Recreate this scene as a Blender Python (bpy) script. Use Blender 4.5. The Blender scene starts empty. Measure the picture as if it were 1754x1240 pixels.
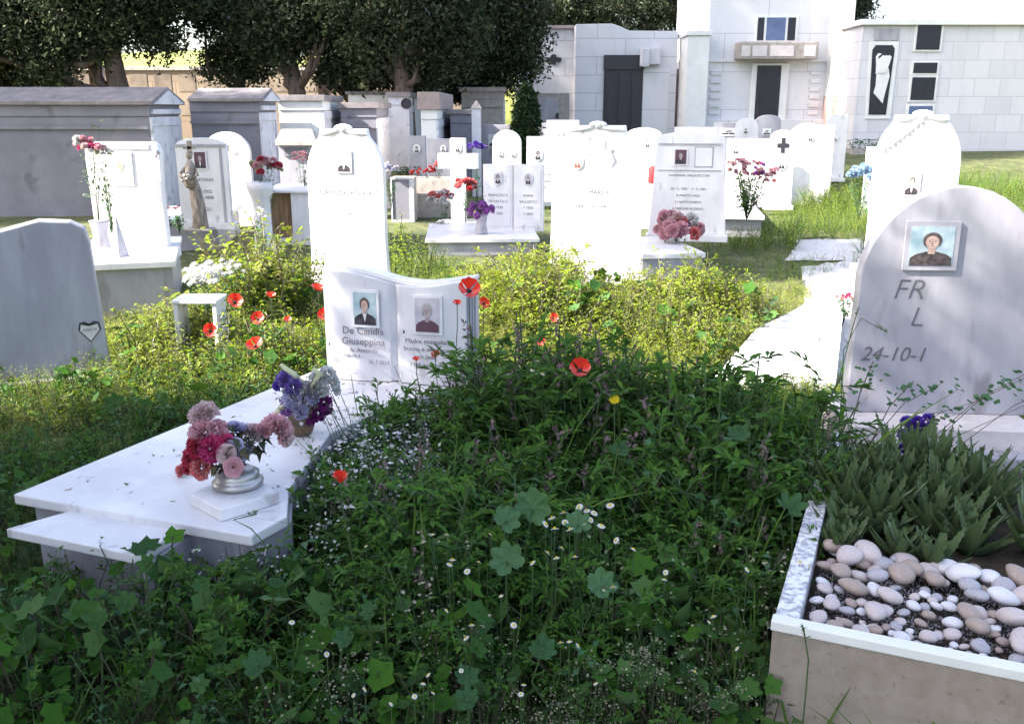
import bpy, math, random
import numpy as np
from mathutils import Vector, Matrix, Euler
random.seed(11); RS = np.random.RandomState(7)
scn = bpy.context.scene; COL = scn.collection
R = math.radians; PI = math.pi

# ------------------------------------------------------------------ camera
HC, FPX, PITCH = 1.55, 1600.0, math.atan(435/1600)
cd = bpy.data.cameras.new("camera"); cam = bpy.data.objects.new("camera", cd); COL.objects.link(cam)
cam.location = (0, 0, HC); cam.rotation_euler = (PI/2-PITCH, 0, 0)
cd.sensor_width = 36; cd.lens = 36*FPX/1754; cd.clip_start = .05; cd.clip_end = 2000
scn.camera = cam
# ------------------------------------------------------------------ world, sun, exposure
SUN_AZ, SUN_EL = R(72), R(38)      # direction the light travels (clockwise from +Y), elevation
w = bpy.data.worlds.new("World"); scn.world = w; w.use_nodes = True
nt = w.node_tree; nt.nodes.clear()
sky = nt.nodes.new('ShaderNodeTexSky'); sky.sky_type = 'NISHITA'; sky.sun_disc = False
sky.sun_elevation = SUN_EL; sky.sun_rotation = R(252); sky.altitude = 30; sky.air_density = 1.0; sky.dust_density = 2.6; sky.ozone_density = 1.0
bg = nt.nodes.new('ShaderNodeBackground'); bg.inputs[1].default_value = .115
wo = nt.nodes.new('ShaderNodeOutputWorld'); hsv = nt.nodes.new('ShaderNodeHueSaturation'); hsv.inputs['Saturation'].default_value = .82; nt.links.new(sky.outputs[0], hsv.inputs['Color']); nt.links.new(hsv.outputs[0], bg.inputs[0]); nt.links.new(bg.outputs[0], wo.inputs[0])
sd = bpy.data.lights.new("sun", 'SUN'); sd.energy = 5.0; sd.angle = R(.55); sd.color = (1, .94, .84)
sun = bpy.data.objects.new("sun", sd); COL.objects.link(sun)
LD = Vector((math.cos(SUN_EL)*math.sin(SUN_AZ), math.cos(SUN_EL)*math.cos(SUN_AZ), -math.sin(SUN_EL)))
sun.rotation_euler = LD.to_track_quat('-Z', 'Y').to_euler(); sun.location = -LD*60
scn.view_settings.view_transform = 'Standard'; scn.view_settings.look = 'None'
scn.view_settings.exposure = 2.28; scn.view_settings.gamma = 1
scn.render.engine = 'CYCLES'; scn.cycles.max_bounces = 6; scn.cycles.diffuse_bounces = 3; scn.cycles.glossy_bounces = 2
scn.cycles.transmission_bounces = 4; scn.cycles.transparent_max_bounces = 4; scn.cycles.use_denoising = True
scn.cycles.caustics_reflective = False; scn.cycles.caustics_refractive = False

# ------------------------------------------------------------------ pixel helpers (1754x1240 photo)
def ray(px, py):
    a = (px-877)/FPX; b = -(py-620)/FPX
    return Vector((a, math.cos(PITCH)+b*math.sin(PITCH), -math.sin(PITCH)+b*math.cos(PITCH)))
def gp(px, py, z=0):
    d = ray(px, py); t = (z-HC)/d.z; return Vector((t*d.x, t*d.y, z))
def at(px, py, Y):
    d = ray(px, py); t = Y/d.y; return Vector((t*d.x, Y, HC+t*d.z))

# ------------------------------------------------------------------ materials
def newmat(name):
    m = bpy.data.materials.new(name); m.use_nodes = True; t = m.node_tree; t.nodes.clear()
    o = t.nodes.new('ShaderNodeOutputMaterial'); return m, t, o
def N(t, k, **kw):
    n = t.nodes.new(k)
    for a, b in kw.items(): setattr(n, a, b)
    return n
def c4(c): return (c[0], c[1], c[2], 1)
def solid(name, c, c2=None, scale=8, rough=.6, bump=0, bscale=40, detail=5, lo=.35, hi=.65, spec=.4, metal=0, coords='Object', stretch=None, c3=None, s3=60, t3=.72):
    m, t, o = newmat(name); b = N(t, 'ShaderNodeBsdfPrincipled')
    b.inputs['Roughness'].default_value = rough; b.inputs['Specular IOR Level'].default_value = spec; b.inputs['Metallic'].default_value = metal
    tc = N(t, 'ShaderNodeTexCoord'); src = tc.outputs[coords]
    if stretch:
        mp = N(t, 'ShaderNodeMapping'); mp.inputs['Scale'].default_value = stretch; t.links.new(src, mp.inputs[0]); src = mp.outputs[0]
    last = None
    if c2 is None: b.inputs['Base Color'].default_value = c4(c)
    else:
        n = N(t, 'ShaderNodeTexNoise'); n.inputs['Scale'].default_value = scale; n.inputs['Detail'].default_value = detail; n.inputs['Roughness'].default_value = .6
        t.links.new(src, n.inputs['Vector'])
        r = N(t, 'ShaderNodeValToRGB'); r.color_ramp.elements[0].position = lo; r.color_ramp.elements[1].position = hi
        r.color_ramp.elements[0].color = c4(c); r.color_ramp.elements[1].color = c4(c2); t.links.new(n.outputs[0], r.inputs[0]); last = r.outputs[0]
        if c3:
            n3 = N(t, 'ShaderNodeTexNoise'); n3.inputs['Scale'].default_value = s3; n3.inputs['Detail'].default_value = 3; t.links.new(src, n3.inputs['Vector'])
            r3 = N(t, 'ShaderNodeValToRGB'); r3.color_ramp.elements[0].position = t3-.06; r3.color_ramp.elements[1].position = t3+.04
            r3.color_ramp.elements[0].color = (0,0,0,1); r3.color_ramp.elements[1].color = (1,1,1,1); t.links.new(n3.outputs[0], r3.inputs[0])
            mx = N(t, 'ShaderNodeMix', data_type='RGBA'); t.links.new(r3.outputs[0], mx.inputs[0]); t.links.new(last, mx.inputs[6]); mx.inputs[7].default_value = c4(c3); last = mx.outputs[2]
        t.links.new(last, b.inputs['Base Color'])
    if bump:
        n2 = N(t, 'ShaderNodeTexNoise'); n2.inputs['Scale'].default_value = bscale; n2.inputs['Detail'].default_value = 6; t.links.new(src, n2.inputs['Vector'])
        bp = N(t, 'ShaderNodeBump'); bp.inputs['Strength'].default_value = bump; bp.inputs['Distance'].default_value = .01
        t.links.new(n2.outputs[0], bp.inputs['Height']); t.links.new(bp.outputs[0], b.inputs['Normal'])
    t.links.new(b.outputs[0], o.inputs[0]); return m
def blocks(name, c, c2, joint, sx, sz, rough=.75, stain=None):
    """coursed stone facing on vertical walls: brick pattern from object x / z"""
    m, t, o = newmat(name); b = N(t, 'ShaderNodeBsdfPrincipled'); b.inputs['Roughness'].default_value = rough; b.inputs['Specular IOR Level'].default_value = .3
    tc = N(t, 'ShaderNodeTexCoord'); sp = N(t, 'ShaderNodeSeparateXYZ'); t.links.new(tc.outputs['Object'], sp.inputs[0])
    ad = N(t, 'ShaderNodeMath', operation='ADD'); t.links.new(sp.outputs[0], ad.inputs[0]); t.links.new(sp.outputs[1], ad.inputs[1])
    cb = N(t, 'ShaderNodeCombineXYZ'); t.links.new(ad.outputs[0], cb.inputs[0]); t.links.new(sp.outputs[2], cb.inputs[1])
    br = N(t, 'ShaderNodeTexBrick'); br.inputs['Color1'].default_value = c4(c); br.inputs['Color2'].default_value = c4(c2); br.inputs['Mortar'].default_value = c4(joint)
    br.inputs['Scale'].default_value = 1; br.inputs['Brick Width'].default_value = sx; br.inputs['Row Height'].default_value = sz; br.inputs['Mortar Size'].default_value = .012; br.inputs['Mortar Smooth'].default_value = .3
    t.links.new(cb.outputs[0], br.inputs['Vector']); last = br.outputs[0]
    n = N(t, 'ShaderNodeTexNoise'); n.inputs['Scale'].default_value = 1.7; n.inputs['Detail'].default_value = 8; n.inputs['Roughness'].default_value = .7
    mp = N(t, 'ShaderNodeMapping'); mp.inputs['Scale'].default_value = (1.6, 1.6, .45); t.links.new(tc.outputs['Object'], mp.inputs[0]); t.links.new(mp.outputs[0], n.inputs['Vector'])
    r = N(t, 'ShaderNodeValToRGB'); r.color_ramp.elements[0].position = .5; r.color_ramp.elements[1].position = .78
    r.color_ramp.elements[0].color = (0,0,0,1); r.color_ramp.elements[1].color = (.75,.75,.75,1); t.links.new(n.outputs[0], r.inputs[0])
    mx = N(t, 'ShaderNodeMix', data_type='RGBA'); t.links.new(r.outputs[0], mx.inputs[0]); t.links.new(last, mx.inputs[6]); mx.inputs[7].default_value = c4(stain or joint)
    t.links.new(mx.outputs[2], b.inputs['Base Color']); t.links.new(b.outputs[0], o.inputs[0]); return m
def leaf(name, cols, trans=.35, tcol=None, gloss=.1, rough=.5):
    """thin leaf or petal; colour differs from leaf to leaf"""
    m, t, o = newmat(name); g = N(t, 'ShaderNodeNewGeometry'); r = N(t, 'ShaderNodeValToRGB'); cr = r.color_ramp
    while len(cr.elements) < len(cols): cr.elements.new(.5)
    for i, c in enumerate(cols): cr.elements[i].position = i/max(1, len(cols)-1); cr.elements[i].color = c4(c)
    t.links.new(g.outputs['Random Per Island'], r.inputs[0])
    d = N(t, 'ShaderNodeBsdfDiffuse'); tr = N(t, 'ShaderNodeBsdfTranslucent'); gl = N(t, 'ShaderNodeBsdfGlossy'); gl.inputs['Roughness'].default_value = rough
    t.links.new(r.outputs[0], d.inputs[0])
    if tcol:
        mt = N(t, 'ShaderNodeMix', data_type='RGBA', blend_type='MULTIPLY'); mt.inputs[0].default_value = 1; t.links.new(r.outputs[0], mt.inputs[6]); mt.inputs[7].default_value = c4(tcol); t.links.new(mt.outputs[2], tr.inputs[0])
    else: t.links.new(r.outputs[0], tr.inputs[0])
    m1 = N(t, 'ShaderNodeMixShader'); m1.inputs[0].default_value = trans; t.links.new(d.outputs[0], m1.inputs[1]); t.links.new(tr.outputs[0], m1.inputs[2])
    fr = N(t, 'ShaderNodeFresnel'); fr.inputs[0].default_value = 1.35; mu = N(t, 'ShaderNodeMath', operation='MULTIPLY'); mu.inputs[1].default_value = gloss*5; t.links.new(fr.outputs[0], mu.inputs[0])
    m2 = N(t, 'ShaderNodeMixShader'); t.links.new(mu.outputs[0], m2.inputs[0]); t.links.new(m1.outputs[0], m2.inputs[1]); t.links.new(gl.outputs[0], m2.inputs[2])
    t.links.new(m2.outputs[0], o.inputs[0]); return m

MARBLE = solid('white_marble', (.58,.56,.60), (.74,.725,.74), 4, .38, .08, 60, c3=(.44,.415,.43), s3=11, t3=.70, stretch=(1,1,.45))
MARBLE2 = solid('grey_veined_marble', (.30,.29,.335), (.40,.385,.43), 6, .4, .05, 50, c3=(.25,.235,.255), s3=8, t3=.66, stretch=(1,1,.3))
MARBLE_PINK = solid('pinkish_marble', (.56,.50,.50), (.66,.60,.60), 14, .55, .1, 60)
SPECK = solid('speckled_marble', (.35,.34,.38), (.74,.72,.74), 60, .45, .05, 60, lo=.42, hi=.55)
STONE = solid('weathered_stone', (.30,.265,.245), (.42,.375,.345), 9, .85, .3, 30, c3=(.2,.175,.16), s3=25, t3=.66)
GREYCEM = solid('grey_cement', (.175,.17,.205), (.235,.23,.27), 1.6, .9, .2, 30, c3=(.15,.145,.17), s3=3, t3=.66)
GREENWALL = solid('algae_green_cement', (.07,.12,.10), (.14,.19,.16), 7, .9, .3, 30)
BLUEWHITE = solid('pale_plaster', (.50,.50,.56), (.62,.61,.66), 3, .8, .1, 30, c3=(.38,.37,.41), s3=7, t3=.64)
WHITEPL = solid('white_plaster', (.70,.69,.68), (.78,.77,.76), 4, .85, .1, 30)
DULLROOF = solid('lichen_roof_stone', (.16,.145,.15), (.26,.23,.235), 6, .9, .3, 30)
ROOFBROWN = solid('reddish_roof_stone', (.28,.22,.21), (.38,.31,.30), 6, .9, .3, 30)
CHAP = blocks('chapel_facing', (.62,.61,.645), (.67,.655,.685), (.42,.41,.44), 1.5, .46, stain=(.50,.47,.50))
CHAP2 = blocks('chapel_tiles', (.66,.65,.68), (.71,.70,.725), (.46,.45,.48), 2.2, .95, stain=(.56,.54,.57))
CHAP3 = blocks('chapel_small_blocks', (.58,.565,.60), (.66,.64,.67), (.49,.475,.51), .62, .42, stain=(.48,.46,.49))
BRICKY = blocks('old_niche_wall', (.25,.185,.14), (.31,.24,.18), (.16,.12,.09), .75, .62, stain=(.24,.17,.12))
PINKPL = solid('pink_plaster', (.48,.30,.26), (.58,.40,.35), 6, .85)
DARK = solid('dark_bronze', (.02,.018,.026), (.035,.03,.04), 12, .45)
BLACKST = solid('black_granite', (.012,.012,.022), (.02,.02,.032), 12, .3)
BLUEGL = solid('blue_grey_glass', (.08,.11,.22), (.12,.16,.3), 3, .25)
METAL = solid('grey_metal', (.3,.3,.32), None, rough=.4, metal=.7)
INK = solid('inscription_grey', (.12,.11,.13), None, rough=.6)
INKB = solid('engraved_bronze_letters', (.17,.15,.17), None, rough=.6)
INKP = solid('inscription_faded', (.075,.07,.075), None, rough=.6)
SOIL = solid('dark_soil', (.022,.016,.011), (.05,.036,.024), 18, .95, .6, 60)
PATH = solid('gravel_path', (.30,.26,.235), (.42,.37,.34), 30, .95, .5, 120, c3=(.22,.18,.16), s3=90, t3=.6)
WHITEGRAVEL = solid('pale_gravel', (.42,.40,.40), (.68,.66,.66), 45, .95, .8, 90)
SKIN = solid('photo_skin', (.36,.24,.21), (.56,.40,.34), 55, .4, lo=.3, hi=.7); SKIND = solid('photo_features', (.16,.10,.09), None, rough=.5); SKING = solid('photo_grey_skin', (.24,.20,.22), (.44,.37,.39), 55, .4, lo=.3, hi=.7)
HAIRD = solid('photo_dark_hair', (.03,.025,.03), (.12,.09,.09), 70, .4); HAIRG = solid('photo_grey_hair', (.3,.29,.3), None, rough=.5)
CLBLK = solid('photo_black_clothes', (.015,.013,.018), (.06,.05,.065), 60, .4); CLMAR = solid('photo_maroon_clothes', (.10,.045,.07), None, rough=.5); CLWH = solid('photo_white_shirt', (.6,.6,.62), None, rough=.5)
CLRED = solid('photo_red_clothes', (.40,.06,.05), None, rough=.5)
BGBL = solid('photo_blue_ground', (.20,.32,.38), (.46,.52,.55), 14, .4); BGGR = solid('photo_grey_ground', (.38,.36,.42), (.52,.5,.55), 14, .5); BGWH = solid('photo_pale_ground', (.6,.6,.6), (.66,.68,.64), 9, .5)
PHOTOFR = solid('photo_white_border', (.66,.65,.67), None, rough=.3)
BARK = solid('tree_bark', (.07,.05,.045), (.16,.12,.10), 5, .95, .8, 12, stretch=(3,3,.4))
WOOD = solid('dry_carved_wood', (.13,.10,.085), (.33,.28,.245), 14, .85, .6, 30, stretch=(2,2,.5))
HEARTF = solid('plaque_black', (.03,.025,.03), None, rough=.5)
# vegetation
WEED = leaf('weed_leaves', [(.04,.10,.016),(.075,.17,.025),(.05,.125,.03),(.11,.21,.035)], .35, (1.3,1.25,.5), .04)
WEEDB = leaf('blue_green_leaves', [(.04,.10,.045),(.07,.15,.075),(.035,.085,.03),(.10,.18,.10)], .25, (1.2,1.2,.6), .05)
MALLOW = leaf('mallow_leaves', [(.03,.085,.012),(.06,.15,.018),(.03,.08,.026),(.075,.15,.045),(.04,.105,.02)], .3, (1.4,1.3,.4), .04)
BIGLEAF = leaf('broad_pale_leaves', [(.07,.15,.065),(.085,.17,.08),(.06,.135,.055)], .25, (1.2,1.2,.6), .05)
GRASS = leaf('grass_blades', [(.06,.13,.02),(.10,.18,.03),(.14,.20,.06),(.07,.15,.025)], .35, (1.3,1.2,.5), .04)
LITWEED = leaf('sun_tinted_weeds', [(.21,.30,.014),(.29,.37,.025),(.15,.24,.018),(.33,.33,.08)], .5, (1.3,1.2,.35))  # brighter, yellower copy of the weed green: sunlight put into the leaf colour
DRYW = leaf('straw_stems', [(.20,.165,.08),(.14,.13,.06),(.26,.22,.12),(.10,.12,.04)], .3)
TINYW = leaf('tiny_white_blossom', [(.50,.50,.50),(.62,.60,.63),(.40,.42,.40)], .25)
BEIGE = leaf('beige_seedheads', [(.20,.19,.12),(.30,.28,.20),(.14,.15,.08)], .2)
PINKSP = leaf('dull_pink_spikes', [(.17,.10,.11),(.23,.15,.16),(.12,.09,.09)], .25)
STEM = solid('green_stem', (.05,.09,.03), None, rough=.7)
BSTEM = solid('brown_stem', (.09,.07,.05), None, rough=.8)
PINE = leaf('dark_pine_foliage', [(.014,.024,.014),(.028,.042,.022),(.045,.058,.03),(.09,.095,.05)], .15, None, .03)
CYP = leaf('cypress_foliage', [(.012,.028,.012),(.03,.055,.02),(.02,.04,.016)], .15, None, .03)
ALOE = leaf('aloe_leaves', [(.05,.085,.035),(.08,.12,.05),(.06,.095,.05)], .05, None, .03)
PM = {}
def petal(name, cols, trans=.3):
    if name not in PM: PM[name] = leaf(name+'_petals', cols, trans, None, .03)
    return PM[name]
petal('poppy', [(.62,.025,.012),(.75,.05,.03),(.68,.035,.02)], .4); petal('pink', [(.62,.30,.36),(.70,.42,.46),(.66,.36,.42)]); petal('paleroses', [(.60,.42,.44),(.66,.50,.50)])
petal('magenta', [(.55,.04,.17),(.62,.09,.25),(.5,.03,.12)]); petal('crimson', [(.35,.02,.05),(.45,.04,.08),(.5,.08,.12)]); petal('lilac', [(.42,.40,.60),(.52,.50,.68),(.46,.42,.58)])
petal('purple', [(.12,.07,.34),(.2,.12,.45),(.3,.22,.5)]); petal('plum', [(.17,.02,.15),(.24,.04,.22)]); petal('violet', [(.40,.12,.48),(.52,.22,.58),(.3,.08,.38)]); petal('white', [(.66,.66,.66),(.74,.74,.72)])
petal('cream', [(.60,.62,.35),(.66,.66,.46)]); petal('red', [(.48,.03,.04),(.58,.08,.08)]); petal('coral', [(.66,.12,.14),(.7,.2,.2),(.7,.4,.38)]); petal('skyblue', [(.32,.50,.68),(.45,.6,.74),(.4,.48,.66)]); petal('yellow', [(.75,.55,.02),(.8,.62,.04)])
petal('bluepurple', [(.09,.03,.36),(.14,.06,.46)])

# ------------------------------------------------------------------ object helpers
def setp(o, label=None, cat=None, group=None, kind=None):
    for k, v in (('label', label), ('category', cat), ('group', group), ('kind', kind)):
        if v: o[k] = v
    return o
def thing(name, label, cat, loc, rz=0, group=None):
    o = bpy.data.objects.new(name, None); COL.objects.link(o); o.empty_display_size = .1
    o.location = loc; o.rotation_euler = (0, 0, rz); return setp(o, label, cat, group)
def meshobj(name, me, parent=None, loc=(0,0,0), rot=(0,0,0), sc=1):
    o = bpy.data.objects.new(name, me); COL.objects.link(o); o.parent = parent; o.location = loc; o.rotation_euler = rot
    o.scale = (sc, sc, sc) if not hasattr(sc, '__len__') else sc; return o
class MB:
    def __init__(s): s.v = []; s.f = []; s.m = []; s.mi = 0
    def add(s, vs, fs):
        b = len(s.v); s.v += [tuple(v) for v in vs]; s.f += [tuple(b+i for i in f) for f in fs]; s.m += [s.mi]*len(fs); return s
    def box(s, x0, x1, y0, y1, z0, z1):
        return s.add([(x0,y0,z0),(x1,y0,z0),(x1,y1,z0),(x0,y1,z0),(x0,y0,z1),(x1,y0,z1),(x1,y1,z1),(x0,y1,z1)],
                     [(0,3,2,1),(4,5,6,7),(0,1,5,4),(1,2,6,5),(2,3,7,6),(3,0,4,7)])
    def prism(s, poly, z0, z1):           # polygon in xy (ccw), extruded in z
        n = len(poly); return s.add([(x,y,z0) for x,y in poly]+[(x,y,z1) for x,y in poly],
            [tuple(range(n))[::-1], tuple(range(n,2*n))]+[(i,(i+1)%n,n+(i+1)%n,n+i) for i in range(n)])
    def vprism(s, poly, y0, y1):          # outline in xz (ccw seen from the front), extruded in y
        n = len(poly); return s.add([(x,y0,z) for x,z in poly]+[(x,y1,z) for x,z in poly],
            [tuple(range(n)), tuple(range(n,2*n))[::-1]]+[((i+1)%n,i,n+i,n+(i+1)%n) for i in range(n)])
    def tube(s, pts, rad, n=6):
        pts = [Vector(p) for p in pts]; rad = rad if hasattr(rad,'__len__') else [rad]*len(pts); b = []; up = Vector((.13,.31,.94)).normalized()
        vs = []
        for i, p in enumerate(pts):
            d = (pts[min(i+1,len(pts)-1)]-pts[max(i-1,0)]).normalized(); a = d.cross(up)
            if a.length < .05: a = d.cross(Vector((1,0,0)))
            a.normalize(); c = d.cross(a)
            vs += [p+(a*math.cos(2*PI*k/n)+c*math.sin(2*PI*k/n))*rad[i] for k in range(n)]
        fs = [(i*n+k, i*n+(k+1)%n, (i+1)*n+(k+1)%n, (i+1)*n+k) for i in range(len(pts)-1) for k in range(n)]
        fs += [tuple(range(n))[::-1], tuple(range((len(pts)-1)*n, len(pts)*n))]; return s.add(vs, fs)
    def lathe(s, prof, n=20, c=(0,0,0), sx=1, sy=1):
        vs = [(c[0]+r*sx*math.cos(2*PI*k/n), c[1]+r*sy*math.sin(2*PI*k/n), c[2]+z) for r, z in prof for k in range(n)]
        m = len(prof); return s.add(vs, [(i*n+k, i*n+(k+1)%n, (i+1)*n+(k+1)%n, (i+1)*n+k) for i in range(m-1) for k in range(n)]+[tuple(range(n))[::-1], tuple(range((m-1)*n, m*n))])
    def ell(s, c, r, n=12, m=8, jit=0):
        vs = [(c[0],c[1],c[2]-r[2])]; fs = []
        for i in range(1, m):
            a = -PI/2+PI*i/m
            for k in range(n):
                j = 1+random.uniform(-jit, jit); vs.append((c[0]+r[0]*j*math.cos(a)*math.cos(2*PI*k/n), c[1]+r[1]*j*math.cos(a)*math.sin(2*PI*k/n), c[2]+r[2]*math.sin(a)))
        vs.append((c[0],c[1],c[2]+r[2])); t = len(vs)-1
        fs += [(0, 1+(k+1)%n, 1+k) for k in range(n)]
        fs += [(1+i*n+k, 1+i*n+(k+1)%n, 1+(i+1)*n+(k+1)%n, 1+(i+1)*n+k) for i in range(m-2) for k in range(n)]
        fs += [(1+(m-2)*n+k, 1+(m-2)*n+(k+1)%n, t) for k in range(n)]; return s.add(vs, fs)
    def mesh(s, name, mats, smooth=False):
        me = bpy.data.meshes.new(name); me.from_pydata(s.v, [], s.f)
        for m in (mats if isinstance(mats, (list, tuple)) else [mats]): me.materials.append(m)
        if max(s.m or [0]): me.polygons.foreach_set('material_index', s.m)
        if smooth: me.polygons.foreach_set('use_smooth', [True]*len(s.f))
        me.update(); return me
    def obj(s, name, mats, parent=None, loc=(0,0,0), rot=(0,0,0), smooth=False, bevel=0, seg=2):
        o = meshobj(name, s.mesh(name, mats, smooth), parent, loc, rot)
        if bevel:
            b = o.modifiers.new('bevel', 'BEVEL'); b.width = bevel; b.segments = seg; b.limit_method = 'ANGLE'; b.angle_limit = R(35)
        return o
def arc(cx, cz, r, a0, a1, n=10, rz=None):
    rz = rz or r; return [(cx+r*math.cos(R(a0+(a1-a0)*i/n)), cz+rz*math.sin(R(a0+(a1-a0)*i/n))) for i in range(n+1)]
def text(s, parent, x, y, z, size, mat=INK, align='CENTER', shear=0, ext=.0006, sx=1, name='inscription', off=0):
    c = bpy.data.curves.new(name, 'FONT'); c.body = s; c.size = size; c.align_x = align; c.extrude = ext; c.shear = shear; c.space_line = 1.05; c.offset = off
    tmp = bpy.data.objects.new(name, c); me = bpy.data.meshes.new_from_object(tmp); me.name = name; bpy.data.objects.remove(tmp); me.materials.clear(); me.materials.append(mat)
    return meshobj(name, me, parent, (x, y, z), (PI/2, 0, 0), (sx, 1, 1))

# merged scatter meshes (uncountable vegetation, tree crowns) ------------------
def tri_mesh(name, V, F, M, mats):
    me = bpy.data.meshes.new(name); me.vertices.add(len(V)); me.vertices.foreach_set('co', V.astype(np.float32).ravel())
    me.loops.add(len(F)*3); me.loops.foreach_set('vertex_index', F.astype(np.int32).ravel())
    me.polygons.add(len(F)); me.polygons.foreach_set('loop_start', np.arange(0, len(F)*3, 3, dtype=np.int32))
    me.polygons.foreach_set('material_index', M.astype(np.int32))
    for m in mats: me.materials.append(m)
    me.update(); me.validate(); return me
class T:            # triangle template
    def __init__(s): s.v = []; s.f = []; s.m = []
    def add(s, vs, fs, m=0):
        b = len(s.v); s.v += [tuple(v) for v in vs]; s.f += [tuple(b+i for i in f) for f in fs]; s.m += [m]*len(fs)
    def leaf(s, p, d, L, W, m=0, n=None, fold=.25, droop=.25, cheap=0):
        """pointed leaf, two halves folded on the midrib, drooping at the tip"""
        p = Vector(p); d = Vector(d).normalized(); n = Vector(n) if n else Vector((0,0,1)); a = d.cross(n)
        if a.length < .05: a = d.cross(Vector((1,0,0)))
        a.normalize(); u = a.cross(d); q = p+d*L*.5+u*L*.04; t = p+d*L-Vector((0,0,1))*L*droop
        if cheap: s.add([p, q+a*W*.5+u*W*.1, t, q-a*W*.5+u*W*.1], [(0,1,2),(0,2,3)], m); return
        s.add([p, q-u*W*fold*.5, t, q+a*W*.5+u*W*fold*.5, q-a*W*.5+u*W*fold*.5], [(0,3,1),(1,3,2),(0,1,4),(1,2,4)], m)
    def disc(s, c, n, r, lobes=5, depth=.22, m=0, cup=.15, seg=3):
        c = Vector(c); n = Vector(n).normalized(); a = n.cross(Vector((0,.3,1)).normalized())
        if a.length < .05: a = Vector((1,0,0))
        a.normalize(); b = n.cross(a); K = lobes*seg; vs = [c-n*r*cup]
        ph = random.random()*6
        for k in range(K):
            t = 2*PI*k/K; rr = r*(1-depth*(.5-.5*math.cos(lobes*t)))*random.uniform(.93,1.07)*(1 if k else .45)
            vs.append(c+(a*math.cos(t+ph)+b*math.sin(t+ph))*rr+n*(r*.06*math.sin(lobes*t+1)+random.uniform(-.04,.04)*r))
        s.add(vs, [(0,1+k,1+(k+1)%K) for k in range(K)], m)
    def stem(s, pts, w, m=1):
        for i in range(len(pts)-1):
            p, q = Vector(pts[i]), Vector(pts[i+1]); a = Vector((w/2,0,0)); b = Vector((0,w/2,0))
            s.add([p-a,p+a,q+a*.7,q-a*.7],[(0,1,2),(0,2,3)],m); s.add([p-b,p+b,q+b*.7,q-b*.7],[(0,1,2),(0,2,3)],m)
    def blade(s, p, d, L, W, bend, m=0, seg=4):
        p = Vector(p); d = Vector(d).normalized(); a = d.cross(Vector((0,0,1))); a = a.normalized() if a.length > .05 else Vector((1,0,0))
        h = Vector((d.x,d.y,0)); h = h.normalized() if h.length > .01 else Vector((1,0,0)); prev = None; c = p.copy(); dd = d.copy()
        for i in range(seg+1):
            wv = W*.5*(1-(i/seg)**1.6); cur = (c-a*wv, c+a*wv)
            if prev: s.add([prev[0],prev[1],cur[1],cur[0]],[(0,1,2),(0,2,3)],m)
            prev = cur; dd = (dd+(h*.6-Vector((0,0,1)))*bend/seg).normalized(); c = c+dd*L/seg
    def arr(s): return np.array(s.v), np.array(s.f), np.array(s.m)
def scatter(temps, pos, sc, tilt=.25, yaw=None):
    temps = [t.arr() if isinstance(t, T) else t for t in temps]; n = len(pos); which = RS.randint(0, len(temps), n); VV = []; FF = []; MM = []; off = 0
    for k, (v, f, m) in enumerate(temps):
        idx = np.where(which == k)[0]
        if not len(idx): continue
        q = len(idx); ya = RS.rand(q)*2*PI if yaw is None else yaw[idx]; ti = RS.randn(q)*tilt; ti2 = RS.randn(q)*tilt; s = sc[idx]
        cy, sy = np.cos(ya), np.sin(ya); v0 = v[None]*s[:,None,None]
        x, y, z = v0[...,0], v0[...,1], v0[...,2]
        x1 = x*cy[:,None]-y*sy[:,None]; y1 = x*sy[:,None]+y*cy[:,None]
        c, d = np.cos(ti)[:,None], np.sin(ti)[:,None]; y2 = y1*c-z*d; z2 = y1*d+z*c
        c, d = np.cos(ti2)[:,None], np.sin(ti2)[:,None]; x3 = x1*c+z2*d; z3 = -x1*d+z2*c
        P = pos[idx]; o = np.stack([x3+P[:,0:1], y2+P[:,1:2], z3+P[:,2:3]], -1).reshape(-1,3)
        F = (f[None]+(np.arange(q)*len(v))[:,None,None]).reshape(-1,3)+off
        VV.append(o); FF.append(F); MM.append(np.tile(m, q)); off += len(o)
    return np.concatenate(VV), np.concatenate(FF), np.concatenate(MM)
def stuff(name, label, temps, pos, sc, mats, tilt=.25, kind='stuff', cat=None):
    V, F, M = scatter(temps, pos, sc, tilt); o = meshobj(name, tri_mesh(name, V, F, M, mats)); return setp(o, label, cat, None, kind)

# ------------------------------------------------------------------ ground
def gz(x, y):
    t = np.clip((y-15)/11, 0, 1); return .62*t*t*(3-2*t) + .015*np.sin(x*1.7+y*.6)*np.sin(y*1.3)*np.clip((y)/3,0,1) - .01
nx, ny = 90, 110
xs = np.concatenate([np.linspace(-400,-32,8), np.linspace(-30,30,74), np.linspace(32,400,8)]); ys = np.concatenate([np.linspace(-60,-3,10), np.linspace(-2.5,45,88), np.linspace(50,600,12)])
b = MB(); b.v = [(x,y,float(gz(x,y))) for y in ys for x in xs]; L_ = len(xs)
b.f = [(j*L_+i, j*L_+i+1, (j+1)*L_+i+1, (j+1)*L_+i) for j in range(len(ys)-1) for i in range(L_-1)]; b.m = [0]*len(b.f)
GROUND = solid('earth_and_weeds', (.045,.06,.02), (.13,.14,.05), 3, .95, .8, 40, c3=(.05,.04,.025), s3=9, t3=.6)
setp(b.obj('ground', GROUND, smooth=True), 'bare earth with low weeds between the graves', None, None, 'structure')
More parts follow.
